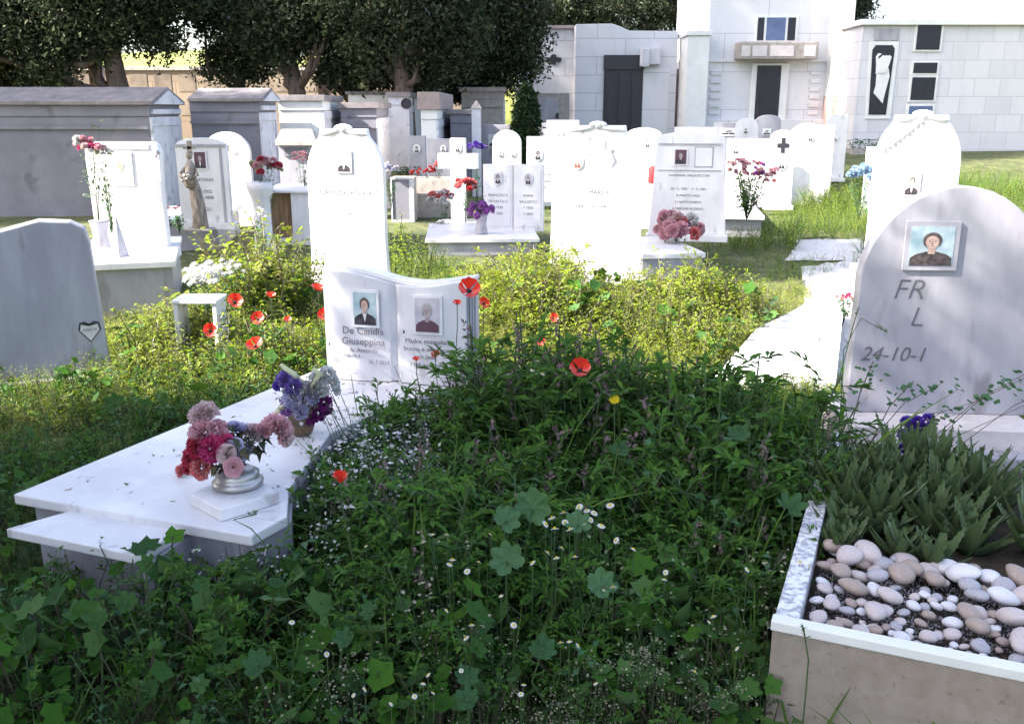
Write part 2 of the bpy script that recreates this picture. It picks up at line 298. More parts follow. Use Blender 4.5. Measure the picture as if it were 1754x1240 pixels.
def sheet(name, label, pts, mat, lift=.004):
    b = MB(); n = 18
    cx = sum(p[0] for p in pts)/len(pts); cy = sum(p[1] for p in pts)/len(pts)
    out = []
    for i in range(len(pts)):
        p, q = pts[i], pts[(i+1)%len(pts)]
        for k in range(8):
            t = k/8; x = p[0]+(q[0]-p[0])*t; y = p[1]+(q[1]-p[1])*t; j = 1+random.uniform(-.05,.05); out.append((cx+(x-cx)*j, cy+(y-cy)*j))
    rings = [1, .66, .33]; m = len(out); vs = []
    for r_ in rings: vs += [(cx+(x-cx)*r_, cy+(y-cy)*r_, float(gz(cx+(x-cx)*r_, cy+(y-cy)*r_))+lift+.012) for x, y in out]
    vs.append((cx,cy,float(gz(cx,cy))+lift+.012)); fs = [(i*m+k, i*m+(k+1)%m, (i+1)*m+(k+1)%m, (i+1)*m+k) for i in range(2) for k in range(m)]+[(2*m+k, 2*m+(k+1)%m, 3*m) for k in range(m)]
    b.add(vs, fs); return setp(b.obj(name, mat, smooth=True), label, None, None, 'structure')
g2 = lambda px, py, z=0: tuple(gp(px, py, z)[:2])
sheet('path', 'pinkish beige gravel path crossing between the grave rows', [g2(600,362), g2(760,352), g2(830,322), g2(640,322), g2(380,330), g2(380,350)], PATH)
sheet('pale_ground', 'pale sunlit gravelly ground beside the wide white slab', [g2(1150,690), g2(1240,625), g2(1330,560), g2(1395,505), g2(1372,462), g2(1480,440), g2(1500,560), g2(1480,700)], WHITEGRAVEL, .004)
sheet('gravel_patch', 'pale crushed gravel patch in the grass beside the white slab', [g2(1345,447), g2(1475,447), g2(1480,412), g2(1365,412)], WHITEGRAVEL, .006)

# ------------------------------------------------------------------ portraits
def portrait(parent, x, z, w_, h_, y, oval=False, skin=SKIN, hair=HAIRD, cloth=CLBLK, back=BGWH, shirt=True, frame=PHOTOFR, nm='portrait'):
    """ceramic memorial photograph: frame plate, with the printed photo as its sub-part"""
    b = MB(); fw = w_*.5+.012*(w_/.1); fh = h_*.5+.012*(w_/.1)
    if oval: b.vprism(arc(0,0,fw,0,345,23,fh), -.006, .004)
    else: b.box(-fw, fw, -.006, .004, -fh, fh)
    f = b.obj(nm, frame, parent, (x, y, z), bevel=.001)
    b = MB(); b.vprism(arc(0,0,w_/2,0,348,29,h_/2) if oval else [(-w_/2,-h_/2),(w_/2,-h_/2),(w_/2,h_/2),(-w_/2,h_/2)], -.0076, -.0065)
    k = .9 if oval else 1; zb = -h_/2*k; hw = w_/2*(.62 if oval else .96)
    b.mi = 1; b.vprism([(-hw, zb),(hw, zb),(hw*.98, zb+h_*.2),(hw*.72, zb+h_*.29),(w_*.12, zb+h_*.36),(-w_*.12, zb+h_*.36),(-hw*.72, zb+h_*.29),(-hw*.98, zb+h_*.2)], -.0086, -.0078)
    b.mi = 3; b.vprism(arc(0, h_*.15, w_*.215, -30, 210, 12, h_*.20)+[(-w_*.19,h_*.02),(w_*.19,h_*.02)], -.0094, -.0088)
    b.mi = 2; b.vprism([(-w_*.08,zb+h_*.3),(w_*.08,zb+h_*.3),(w_*.09,h_*.06),(-w_*.09,h_*.06)], -.0094, -.0088); b.vprism(arc(0, h_*.10, w_*.15, 0, 345, 17, h_*.165), -.0102, -.0096)
    
    b.mi = 5
    for e in (-1, 1): b.vprism(arc(e*w_*.065, h_*.115, w_*.022, 0, 330, 7, h_*.009), -.0110, -.0106); b.vprism(arc(e*w_*.065, h_*.145, w_*.034, 20, 160, 5, h_*.008)+[(e*w_*.065, h_*.146)], -.0110, -.0106)
    b.vprism(arc(0, h_*.015, w_*.045, 180, 360, 6, h_*.010), -.0110, -.0106); b.vprism([(-w_*.012,h_*.055),(w_*.022,h_*.052),(w_*.004,h_*.11)], -.0110, -.0106)
    b.vprism([(-w_*.175,h_*.10)]+arc(-w_*.10, h_*.03, w_*.05, 150, 260, 5, h_*.08), -.0108, -.0104)
    b.mi = 4; 
    if shirt: b.vprism([(0,zb+h_*.08),(w_*.09,zb+h_*.35),(-w_*.09,zb+h_*.35)], -.0098, -.0092)
    b.obj('photo', [back, cloth, skin, hair, CLWH, SKIND], f); return f

# ------------------------------------------------------------------ headstones
def hs_outline(kind, w_, h_):
    a = w_/2
    if kind == 'rect': return [(-a,0),(a,0),(a,h_),(-a,h_)]
    if kind == 'taper': return [(-a*1.06,0),(a*1.06,0),(a*.9,h_),(-a*.9,h_)]
    if kind == 'bowed': return [(-a*1.1,0),(a*1.1,0),(a*1.0,h_*.5),(a*.96,h_*.93)]+arc(0,h_*.93,a*.96,0,180,12,h_*.07)[1:-1]+[(-a*.96,h_*.93),(-a*1.0,h_*.5)]
    if kind == 'arch': return [(-a,0),(a,0)]+arc(0,h_-a*.85,a,0,180,18,a*.85)
    if kind == 'lowarch': return [(-a,0),(a,0),(a,h_*.9)]+arc(0,h_*.9,a,0,180,12,h_*.1)[1:-1]+[(-a,h_*.9)]
    if kind == 'tomb': return [(-a*1.04,0),(a*1.04,0),(a,h_*.3),(a,h_*.72)]+arc(0,h_*.72,a,4,48,6,h_*.30)+[(a*.62,h_*.965),(a*.60,h_)]+[(-a*.60,h_),(-a*.62,h_*.965)]+arc(0,h_*.72,a,132,176,6,h_*.30)+[(-a,h_*.72),(-a,h_*.3)]
    if kind == 'right_curl': return [(-a*.96,0),(a,0),(a*.97,h_*.55),(a*1.02,h_*.9),(a*.96,h_*.97),(a*.84,h_),(-a,h_),(-a*1.02,h_*.85)]
def headstone(name, label, kind, loc, w_, h_, rz, th=.07, mat=MARBLE, foot=True, group=None, bev=.006, outline=None):
    t = thing(name, label, 'gravestone', loc, rz, group)
    b = MB(); b.vprism(outline or hs_outline(kind, w_, h_), -th/2, th/2); b.obj('tablet', mat, t, bevel=bev)
    if foot:
        b = MB(); b.box(-w_*.58, w_*.58, -th*1.3, th*1.3, -.07, -.0005); b.obj('footing', mat, t, bevel=.004)
    t['th'] = th; return t
def place(pl, pr, ptop, Y, zb):
    """centre, width, height from left / right / top pixels at distance Y, standing at height zb"""
    A, B = at(pl, (ptop+300)/2, Y), at(pr, (ptop+300)/2, Y); top = at((pl+pr)/2, ptop, Y)
    return Vector(((A.x+B.x)/2, Y, zb)), (B.x-A.x), top.z-zb
def lines(t, rows, w_, z0, dz, y, size, mat=INK, sx=1.0):
    for i, s in enumerate(rows):
        if s: text(s, t, 0, y, z0-i*dz, size, mat, sx=sx)
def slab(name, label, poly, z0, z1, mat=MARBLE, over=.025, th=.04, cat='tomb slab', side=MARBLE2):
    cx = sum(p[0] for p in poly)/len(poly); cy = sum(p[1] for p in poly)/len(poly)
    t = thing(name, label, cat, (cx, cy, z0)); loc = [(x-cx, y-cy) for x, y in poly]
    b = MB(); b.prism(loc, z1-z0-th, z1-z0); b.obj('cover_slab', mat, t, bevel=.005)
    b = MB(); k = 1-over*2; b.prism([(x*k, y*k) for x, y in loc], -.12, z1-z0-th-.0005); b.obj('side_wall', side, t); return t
def quad(p, wv, dv, rz):
    """rectangle: front-left corner p, width, depth, rotation"""
    c, s = math.cos(rz), math.sin(rz); return [(p[0], p[1]), (p[0]+wv*c, p[1]+wv*s), (p[0]+wv*c-dv*s, p[1]+wv*s+dv*c), (p[0]-dv*s, p[1]+dv*c)]
# ================================================================== the row of small family tombs behind
def mausoleum(label, pl, pc, pr, Y, ptop, roof, side, front, z0=0, gable=True, panel=True, rm=DULLROOF, mould=True, name='family_tomb'):
    xc = at(pc, ptop, Y).x; zt = at(pc, ptop, Y).z; xl = at(pl, ptop, Y).x
    dpt = max(.5, (xc*FPX/(pr-877)-(HC-1)*math.sin(PITCH))/math.cos(PITCH) - Y) if pr < 870 else 1.6
    dpt = min(dpt, 4.5); L = xc-xl; h = zt-z0; hw = h-roof
    t = thing(name, label, 'tomb', (xc, Y, z0))
    b = MB(); b.box(-L, 0, 0, dpt, -.6, hw-.16); b.box(-L, .02, -.02, dpt+.02, hw-.1595, hw-.0005); b.obj('wall', side, t, bevel=.006)
    b = MB()
    if gable: b.add([(-L,-.08,hw),(.09,-.08,hw),(.09,dpt+.08,hw),(-L,dpt+.08,hw),(-L,dpt/2,h),(.09,dpt/2,h),(-L,-.08,hw+.05),(.09,-.08,hw+.05),(.09,dpt+.08,hw+.05),(-L,dpt+.08,hw+.05)],
                    [(0,3,2,1),(0,1,7,6),(1,2,8,5,7),(2,3,9,8),(3,0,6,4,9),(6,7,5,4),(8,9,4,5)])
    else: b.box(-L-.05, .07, -.07, dpt+.07, hw, h)
    b.obj('roof', rm, t, bevel=.004)
    if mould:
        b = MB(); b.box(-L, -.0205, -.045, -.0205, hw-.34, hw-.30); b.obj('moulding', side, t)
    b = MB(); fh = hw-.17; w0 = .06
    b.box(.0005, .035, 0, w0*1.6, 0, fh); b.box(.0005, .035, dpt-w0*1.6, dpt, 0, fh); b.box(.0005, .035, w0*1.6, dpt-w0*1.6, fh-.13, fh)
    if gable: b.prism([(0,0)]*0 or [(.0205,.02),(.06,.02),(.06,dpt-.02),(.0205,dpt-.02)], hw-.13, hw-.06)
    if panel: b.box(.0005, .022, w0*1.6+.04, dpt-w0*1.6-.04, .12 if h < 1.3 else fh*.38, fh-.2)
    b.box(.0005, .014, w0*1.6+.001, dpt-w0*1.6-.001, 0, fh-.131); b.obj('front', front, t, bevel=.003)
    if gable:
        b = MB(); b.add([(.0905,-.03,hw+.01),(.0905,dpt+.03,hw+.01),(.0905,dpt/2,h-.05),(.105,-.03,hw+.01),(.105,dpt+.03,hw+.01),(.105,dpt/2,h-.05)],[(0,2,1),(3,4,5),(0,1,4,3),(1,2,5,4),(2,0,3,5)]); b.obj('pediment', front, t)
    return t
mausoleum('low grey family tomb with gabled stone roof and pale panelled front, leftmost of the row', -120, 250, 310, 14, 148, .26, GREYCEM, BLUEWHITE)
mausoleum('grey gabled tomb streaked with sunlight, second from the left in the row', 322, 440, 474, 15.5, 150, .22, GREYCEM, BLUEWHITE)
mausoleum('white sunlit flat-roofed tomb with grey front, behind the tall carved gravestone', 476, 550, 584, 16.8, 163, .10, WHITEPL, BLUEWHITE, gable=False, mould=False)
mausoleum('white tomb wall with thin dark coping, half hidden behind the low dark tomb', 596, 672, 700, 21.5, 157, .07, WHITEPL, BLUEWHITE, gable=False, mould=False)
mausoleum('low dark grey flat tomb with pale pillar front, left of the leaning light streak', 583, 643, 665, 17.5, 176, .10, GREYCEM, BLUEWHITE, gable=False, mould=True)
t = mausoleum('pale blue grey tomb with a small dark rosette high on its front corner', 665, 697, 722, 20, 158, .10, BLUEWHITE, BLUEWHITE, gable=False, mould=False)
b = MB(); b.vprism(arc(0,0,.11,0,340,11), -.03, -.001); b.obj('rosette', DARK, t, (-.02, 0, at(694,178,20).z))
mausoleum('small square tomb with brown stone roof and white sunlit side', 720, 746, 771, 16.2, 158, .28, WHITEPL, BLUEWHITE, gable=False, mould=False, rm=ROOFBROWN)
mausoleum('low blue grey tomb in shade beside the slim white pillar', 771, 806, 815, 17.5, 188, .08, GREYCEM, GREYCEM, gable=False, mould=False)
mausoleum('long brownish tomb with flat roof and pale corner front, right end of the row', 790, 862, 880, 22.5, 150, .10, STONE, BLUEWHITE, gable=False, mould=True, rm=ROOFBROWN)
t = thing('gate_pillar', 'slim white pillar with pointed cap among the tombs', 'pillar', (at(816,200,16.8).x, 16.8, 0)); zt = at(816,186,16.8).z
b = MB(); b.box(-.08,.08,-.08,.08,-.1,zt-.0005); b.obj('shaft', BLUEWHITE, t, bevel=.006)
b = MB(); b.add([(-.1,-.1,zt),(.1,-.1,zt),(.1,.1,zt),(-.1,.1,zt),(0,0,zt+.14)],[(3,2,1,0),(0,1,4),(1,2,4),(2,3,4),(3,0,4)]); b.obj('cap', STONE, t)
# canopy tomb with small grey roof, left of the tall carved stone
P_ = at(505,222,13.2); t = thing('canopy_tomb', 'small tomb under a grey gabled stone canopy beside the tall carved gravestone', 'tomb', (P_.x, 13.2, 0))
zb_ = P_.z; b = MB(); b.add([(-.26,-.1,zb_-.16),(.30,-.1,zb_-.16),(.30,.5,zb_-.16),(-.26,.5,zb_-.16),(-.22,.15,zb_),(.2,.15,zb_),(-.26,-.1,zb_-.21),(.30,-.1,zb_-.21),(.30,.5,zb_-.21),(-.26,.5,zb_-.21)],
     [(6,9,8,7),(0,1,5,4),(1,2,5),(2,3,4,5),(3,0,4),(6,7,1,0),(7,8,2,1),(8,9,3,2),(9,6,0,3)]); b.obj('roof', STONE, t)
b = MB(); b.box(-.24,.26,0,.42,-.1,zb_-.2105); b.obj('wall', MARBLE2, t, bevel=.004)
b = MB(); b.box(-.16,.14,-.02,-.0005,zb_-.36,zb_-.25); b.obj('niche_plaque', GREYCEM, t)

# ================================================================== chapels
ZC = .55
def box_obj(name, mat, parent, x0, x1, y0, y1, z0, z1, bevel=.004): b = MB(); b.box(x0,x1,y0,y1,z0,z1); return b.obj(name, mat, parent, bevel=bevel)
# chapel 1 : recessed left wing + projecting right block with door
Y1 = 26; X = lambda px, Y=Y1: at(px, 150, Y).x; Z = lambda py, Y=Y1: at(900, py, Y).z
t = thing('burial_chapel', 'pale stone chapel with dark double door and a small dark cross vent', 'chapel', (0, Y1, ZC))
zz = lambda py, Y=Y1: Z(py, Y)-ZC
b = MB(); b.box(X(884,Y1+.8), X(992), .8, 5.5, -1, zz(46)); b.obj('left_wing', CHAP, t, bevel=.01)
xa, xb = X(985), X(1158)
b = MB(); b.vprism([(xa,-1),(xb,-1),(xb,zz(54)),(X(1075),zz(53)),(X(1060),zz(46)),(X(1045),zz(41)),(xa,zz(42))][0:7], 0, 5); b.obj('front_block', CHAP, t, bevel=.01)
b = MB(); b.box(X(880,Y1+.8), xa-.001, .7, 5.6, zz(46)+.0005, zz(40)); b.obj('roof_edge', ROOFBROWN, t, bevel=.01)
box_obj('left_corner_pilaster', CHAP2, t, X(884,Y1+.8)-.02, X(898,Y1+.8), .72, .7995, -1, zz(60))
b = MB(); cx_, cz_ = X(948,Y1+.8), zz(100); s_ = .12
b.vprism([(cx_-s_*.5,cz_-s_*1.1),(cx_+s_*.5,cz_-s_*1.1),(cx_+s_*.6,cz_-s_*.5),(cx_+s_*1.7,cz_-s_*.4),(cx_+s_*1.7,cz_+s_*.4),(cx_+s_*.6,cz_+s_*.5),(cx_+s_*.5,cz_+s_*1.1),(cx_-s_*.5,cz_+s_*1.1),(cx_-s_*.6,cz_+s_*.5),(cx_-s_*1.7,cz_+s_*.4),(cx_-s_*1.7,cz_-s_*.4),(cx_-s_*.6,cz_-s_*.5)], .77, .7995); b.obj('cross_vent', DARK, t)
d = box_obj('door', DARK, t, X(1034), X(1100), -.05, -.0005, -.3, zz(97)); 
for k in (1034, 1056, 1078):
    box_obj('door_leaf', DARK, d, X(k)+.05, X(k+21)-.02, -.075, -.051, 0, zz(126))
box_obj('lintel_panel', BLACKST, d, X(1034)-.02, X(1100)+.02, -.09, -.051, zz(120), zz(95))
b = MB(); b.box(X(1093),X(1108),-.35,-.1,zz(116),zz(84)); b.box(X(1108)+.001,X(1128),-.22,-.0005,zz(112),zz(82)); b.obj('bracket', CHAP3, t, bevel=.03)
box_obj('door_surround', CHAP2, t, X(1101), X(1146), -.03, -.0005, -.3, zz(118))
box_obj('pink_side_wall', PINKPL, t, X(1158)+.001, X(1172), .3, 5, -1, zz(118))
# niche block in front of the left wing
t = thing('burial_niches', 'grey block of burial niches with small vases against the chapel', 'niche block', (X(945,25.4), 25.4, ZC))
xw = X(985,25.4)-X(923,25.4); hN = Z(160,25.4)-ZC
box_obj('frame', STONE, t, -xw/2, xw/2, 0, .55, -1, hN); box_obj('front_panels', MARBLE2, t, -xw*.36, xw*.18, -.02, -.0005, 0, hN-.12)
for q, (a, c) in enumerate(((.12,.62),(-.12,.34),(.1,.05))): box_obj('niche_vase', DARK, t, a*1.0, a+.07, -.08, -.0205, hN*.28+c*.55, hN*.28+c*.55+.14)
# free-standing white pier
t = thing('chapel_pier', 'tall white sunlit pier between the two chapels', 'pier', (X(1193,25), 25, ZC)); hw_ = (X(1211,25)-X(1174,25))/2; h_ = Z(53,25)-ZC
box_obj('shaft', WHITEPL, t, -hw_, hw_, 0, 1.2, -1, h_-.12, .01); box_obj('coping', WHITEPL, t, -hw_-.05, hw_+.05, -.05, 1.25, h_-.1195, h_, .01)
# chapel 2
Y2 = 25.5; X2 = lambda px: X(px, Y2); Z2 = lambda py: Z(py, Y2)-ZC
t = thing('burial_chapel', 'tall two-storey pale chapel with a balcony block over its narrow dark door', 'chapel', (0, Y2, ZC))
box_obj('wall', CHAP2, t, X2(1209), X2(1434), 0, 5, -1, Z2(-60), .012)
box_obj('plinth_step', CHAP2, t, X2(1205), X2(1440), -.18, -.0005, -1, Z2(205), .01)
box_obj('string_course', CHAP2, t, X2(1207), X2(1437), -.06, -.0005, Z2(107), Z2(103), .005)
wn = box_obj('window', WHITEPL, t, X2(1287), X2(1358), -.05, -.0005, Z2(73), Z2(28))
for a, c, m in ((1290,1301,BLACKST),(1305,1337,BLUEGL),(1341,1354,BLACKST)): box_obj('pane', m, wn, X2(a), X2(c), -.062, -.0505, Z2(70), Z2(31), .002)
bl = box_obj('balcony_block', STONE, t, X2(1254), X2(1386), -.55, -.0005, Z2(104), Z2(74), .03)
for a, c in ((1258,1272),(1276,1300),(1305,1345),(1362,1381)): box_obj('balcony_panel', MARBLE_PINK, bl, X2(a), X2(c), -.565, -.5505, Z2(99), Z2(81), .004)
dr = box_obj('door_frame', WHITEPL, t, X2(1284), X2(1347), -.12, -.0005, -.2, Z2(109), .02)
d = box_obj('door', DARK, dr, X2(1293), X2(1334), -.135, -.1205, -.2, Z2(113)); box_obj('door_glass', BLACKST, d, X2(1300), X2(1330), -.142, -.1355, .5, Z2(120))
for py in (122,136,150,163,177,190):
    for a in (1216,1386): box_obj('quoin_block', CHAP2, t, X2(a), X2(a+17), -.05, -.0005, Z2(py+7), Z2(py), .008)
t = thing('chapel_pier', 'pale pier at the right corner of the tall chapel, pink at its foot', 'pier', (X(1440,24.8), 24.8, ZC)); hw_ = .2
box_obj('shaft', WHITEPL, t, -hw_, hw_, 0, .8, Z(165,24.8)-ZC, 6, .01); box_obj('pink_base', PINKPL, t, -hw_+.01, hw_-.01, .01, .79, -1, Z(165,24.8)-ZC-.0005, .01)
# chapel 3 with angel panel
Y3 = 23.5; X3 = lambda px: X(px, Y3); Z3 = lambda py: Z(py, Y3)-ZC
t = thing('burial_chapel', 'block-faced chapel with a tall black panel carrying a white angel', 'chapel', (0, Y3, ZC))
box_obj('wall', CHAP3, t, X3(1468), X3(1860), 0, 5, -1, Z3(44), .012); box_obj('cornice', WHITEPL, t, X3(1462), X3(1866), -.12, 5.1, Z3(44)+.0005, Z3(34), .01)
box_obj('upper_panel', MARBLE2, t, X3(1489), X3(1530), -.03, -.0005, Z3(70), Z3(50), .004)
pn = thing('angel_panel', None, None, (0,0,0)); pn.parent = t
P3 = lambda pts: [(X3(a+(c-140)*.125), Z3(c)) for a, c in pts]
b = MB(); b.vprism(P3([(1478,204),(1522,204),(1540,72),(1490,72)]), -.03, -.0005); b.obj('panel_border', WHITEPL, pn, bevel=.004)
b = MB(); b.vprism(P3([(1484,197),(1514,197),(1532,84),(1528,78),(1500,78),(1494,86)]), -.045, -.0305); b.obj('black_slab', BLACKST, pn, bevel=.003)
b = MB()
b.vprism(P3([(1493,160),(1508,178),(1511,166),(1521,132),(1520,118),(1512,112),(1503,116),(1499,128),(1497,148)]), -.075, -.0455)
for dx in (0, 5, 10): b.vprism(P3([(1497+dx,128),(1505+dx,124),(1511+dx,110),(1515+dx,98),(1511+dx,95),(1503+dx,102),(1498+dx,114)]), -.088-.004*dx/5, -.0755)
b.vprism(P3([(1499,112),(1503,112),(1503,98),(1509,93),(1503,92),(1499,98)]), -.08, -.0456)
b.obj('angel_relief', WHITEPL, pn, bevel=.008)
for r0, r1 in ((36,86),(108,126),(133,172),(182,200)):
    wn = box_obj('window', WHITEPL, t, X3(1556), X3(1604), -.04, -.0005, Z3(r1+3), Z3(r0-3)); box_obj('pane', BLACKST if r0 < 170 else BLUEGL, wn, X3(1560), X3(1600), -.052, -.0405, Z3(r1), Z3(r0), .002)
t = thing('planting_bed', 'low bed of dark bluish plants at the foot of the angel chapel', 'planting bed', (X3(1500), Y3-.5, ZC-.05)); b = MB()
box_obj('kerb', STONE, t, -.7, .7, -.25, .2, -.2, .1)
tb = T()
for k in range(260):
    p = Vector((random.uniform(-.7,.7), random.uniform(-.25,.25), random.uniform(.05,.3))); tb.leaf(p, (random.gauss(0,1),random.gauss(0,1),.8), .1, .05)
v_, f_, m_ = tb.arr(); meshobj('foliage', tri_mesh('foliage', v_, f_, m_, [WEEDB]), t)

# ================================================================== bank, niche wall, posts far behind
BANK = solid('sunny_grass_bank', (.16,.19,.05), (.26,.27,.09), 6, .95, .5, 20)
b = MB(); n = 40
for j, (yy, zz_) in enumerate(((33,.4),(33.2,2.6),(36,3.3),(44,3.9),(60,4.2))):
    for i in range(n+1): x = -45+i*1.3; b.v.append((x, yy, zz_+(.22*math.sin(x*.8)+.16*math.sin(x*2.3) if j > 1 else 0)))
b.f = [(j*(n+1)+i, j*(n+1)+i+1, (j+1)*(n+1)+i+1, (j+1)*(n+1)+i) for j in range(4) for i in range(n)]; b.m = [0]*len(b.f)
setp(b.obj('grassy_bank', BANK, smooth=True), 'sunny yellow green grass bank behind the old niche wall', None, None, 'structure')
t = thing('niche_wall', 'old brownish wall of square burial niches behind the big trees', 'wall', (-12, 31.5, .5))
zw = Z(121, 31.5)-.5; box_obj('wall', BRICKY, t, -14, 11.5, 0, .7, -.6, zw); box_obj('coping', STONE, t, -14.05, 11.55, -.06, .75, zw+.0005, zw+.12)
b = MB()
for i in range(32):
    for j in range(2): x = -13.6+i*.78; b.box(x, x+.55, -.012, -.0005, zw-.66-j*.74, zw-.12-j*.74)
b.obj('niche_fronts', solid('niche_plaster', (.30,.235,.18), (.13,.10,.085), 1.2, .9), t)
for px, lab in ((556,'pinkish masonry post standing against the dark trees'),(168,'pale masonry post behind the leftmost tomb')):
    t = thing('masonry_post', lab, 'post', (X(px,24), 24, .3)); box_obj('shaft', PINKPL, t, -.14, .14, -.14, .14, -.5, Z(118,24)-.3); box_obj('cap', STONE, t, -.17, .17, -.17, .17, Z(118,24)-.2995, Z(118,24)-.24)

# ================================================================== trees
def clump(n, r, s, flat=.7):
    t = T()
    for k in range(n):
        p = Vector((random.gauss(0,.5), random.gauss(0,.5), random.gauss(0,.5)*flat))*r; d = Vector((random.gauss(0,1), random.gauss(0,1), random.gauss(.1,.8))).normalized()
        a = d.cross(Vector((random.random(),random.random(),1))).normalized(); L = s*random.uniform(.6,1.4)
        t.add([p-a*L*.3, p+a*L*.3, p+d*L], [(0,1,2)])
    return t
PCL = [clump(52, .36, .09) for _ in range(5)]; CCL = [clump(12, .14, .12) for _ in range(4)]
def lobes_pts(lobes, dens):
    out = []
    for (x, y, z, rx, ry, rz) in lobes:
        n = int(dens*(rx*ry*rz)**(2/3)*4); u = RS.randn(n,3); u /= np.linalg.norm(u,axis=1)[:,None]; rad = RS.rand(n)**.45
        p = u*rad[:,None]; nb = np.sin(u[:,0]*7+x)*np.sin(u[:,1]*6+y)*np.sin(u[:,2]*8+z); p = p*(1+.16*nb[:,None]); out.append(p*np.array([rx,ry,rz])+np.array([x,y,z]))
    return np.concatenate(out)
def tree(name, label, x, y, z, trunk, lobes, dens, limbs=5, r0=.22, mats=(PINE,), tem=None, group=None, sc=1, cat='tree'):
    t = thing(name, label, cat, (x, y, z), 0, group)
    b = MB(); top = Vector(trunk[-1]); b.tube(trunk, [r0*(1-.55*i/(len(trunk)-1))*(1.25 if i == 0 else 1) for i in range(len(trunk))], 9)
    for k in range(limbs):
        a = Vector(trunk[random.randint(1, len(trunk)-1)]); l = random.choice(lobes); e = Vector((l[0]+random.uniform(-.6,.6)*l[3], l[1]+random.uniform(-.6,.6)*l[4], l[2]+random.uniform(-.5,.3)*l[5]))
        m1 = a.lerp(e,.4)+Vector((random.uniform(-.3,.3),random.uniform(-.3,.3),-.1)); b.tube([a, m1, a.lerp(e,.75)+Vector((0,0,.15)), e], [r0*.42, r0*.3, r0*.18, r0*.05], 6)
    b.obj('trunk', BARK, t, smooth=True)
    pos = lobes_pts(lobes, dens); V, F, M = scatter(tem or PCL, pos, RS.uniform(.7,1.3,len(pos))*sc, .6)
    meshobj('crown', tri_mesh('crown', V, F, M, mats), t); return t
def trow(px, Y, label, lob, trunkspec=None, limbs=7, r0=.24, dens=40):
    """tree whose crown lobes are given as (photo column, photo row, depth offset, rx, ry, rz)"""
    base = at(px, 150, Y); z0 = float(gz(base.x, Y)); lobes = []
    for (a, c, dy, rx, ry, rz) in lob: p = at(a, c, Y+dy); lobes.append((p.x-base.x, dy, p.z-z0, rx, ry, rz))
    for (x, y, z, rx, ry, rz) in list(lobes):
        for k in range(6):
            a = random.uniform(0, 2*PI); q = random.uniform(.85,1.12); lobes.append((x+math.cos(a)*rx*q, y-.2, z-rz*random.uniform(.35,.95), rx*random.uniform(.12,.28), ry*.25, rz*random.uniform(.15,.30)))
    tr = trunkspec or [(0,0,-.1),(.05,0,1.2),(-.05,.1,2.4),(.1,0,4.2)]
    return tree('pine_tree', label, base.x, Y, z0, tr, lobes, dens, limbs, r0, group='dark trees behind the tombs')
trow(205, 21, 'thick dark tree rising behind the leftmost tomb', [(140,50,0,.8,.9,.6),(150,-20,0,1.4,1.3,.85),(215,30,0,.75,.9,.6),(278,62,.3,.38,.5,.42),(255,-30,0,1.1,1.2,.75),(90,100,0,.55,.7,.55),(60,40,0,.8,.9,.7),(-40,10,0,1.1,1.1,1.1)], [(0,0,-.1),(.0,0,1.4),(-.1,0,2.4),(.3,0,4.0)], 8, .30)
trow(-60, 22, 'dark tree crown at the far left edge behind the tombs', [(-60,60,0,1.8,1.6,1.4),(20,-30,0,2.0,1.6,1.4),(-160,0,0,2.2,1.6,1.8)])
trow(402, 22.5, 'lighter drooping tree between two gaps of white sky', [(392,60,0,.48,.55,.62),(395,5,0,.85,.9,.6),(425,95,0,.5,.5,.5),(376,105,0,.3,.35,.4),(415,128,-.3,.42,.4,.25),(330,2,0,.8,.8,.36)], [(0,0,-.1),(.1,0,1.4),(.3,0,2.5),(.2,0,4.0)], 8, .14, 36)
trow(512, 21.5, 'dark tree with a fan of spreading bare limbs above the white tomb', [(500,42,0,.75,.8,.55),(455,25,0,.8,.8,.65),(545,-5,0,1.0,1.0,.6),(470,82,0,.42,.5,.36),(520,78,0,.3,.4,.28)], [(0,0,-.1),(-.05,0,1.5),(-.25,.1,2.4),(-.3,0,4.4)], 12, .24)
trow(600, 22, 'dense dark tree standing right of the masonry post', [(595,70,0,.75,.9,.9),(600,10,0,1.2,1.2,1.0),(570,110,0,.3,.5,.5),(640,115,0,.6,.7,.45)], None, 6, .2)
trow(688, 21, 'dark tree with a reddish trunk behind the small square tomb', [(672,45,0,.9,1.0,.75),(745,75,0,.75,.8,.6),(700,-15,0,1.5,1.4,1.0),(722,122,.3,.5,.5,.3),(640,105,0,.3,.5,.3)], [(0,0,-.1),(.05,0,1.6),(-.05,0,2.6),(.0,0,4.2)], 7, .25)
trow(812, 23.5, 'broad dark tree crown left of the pale stone chapel', [(800,60,0,1.5,1.4,1.2),(845,110,0,.9,.9,.75),(860,50,0,.8,1,1.0),(800,-20,0,2.0,1.5,1.4),(775,125,0,.8,.8,.5)], None, 6, .24)
trow(950, 34, 'dark tree showing above the chapel roof', [(900,-5,0,2.4,1.6,1.2),(1010,-10,0,2.2,1.6,1.2),(1100,10,0,2.0,1.6,1.1),(1170,5,0,1.3,1.2,1.0)], [(0,0,-.1),(0,0,2),(0,0,4),(0,0,5.5)], 4, .3, 30)
trow(1462, 27, 'dark narrow cypress squeezed between the two right-hand chapels', [(1464,60,0,.45,.6,1.4),(1462,150,0,.4,.6,1.2),(1466,-40,0,.5,.6,1.4)], None, 3, .12)
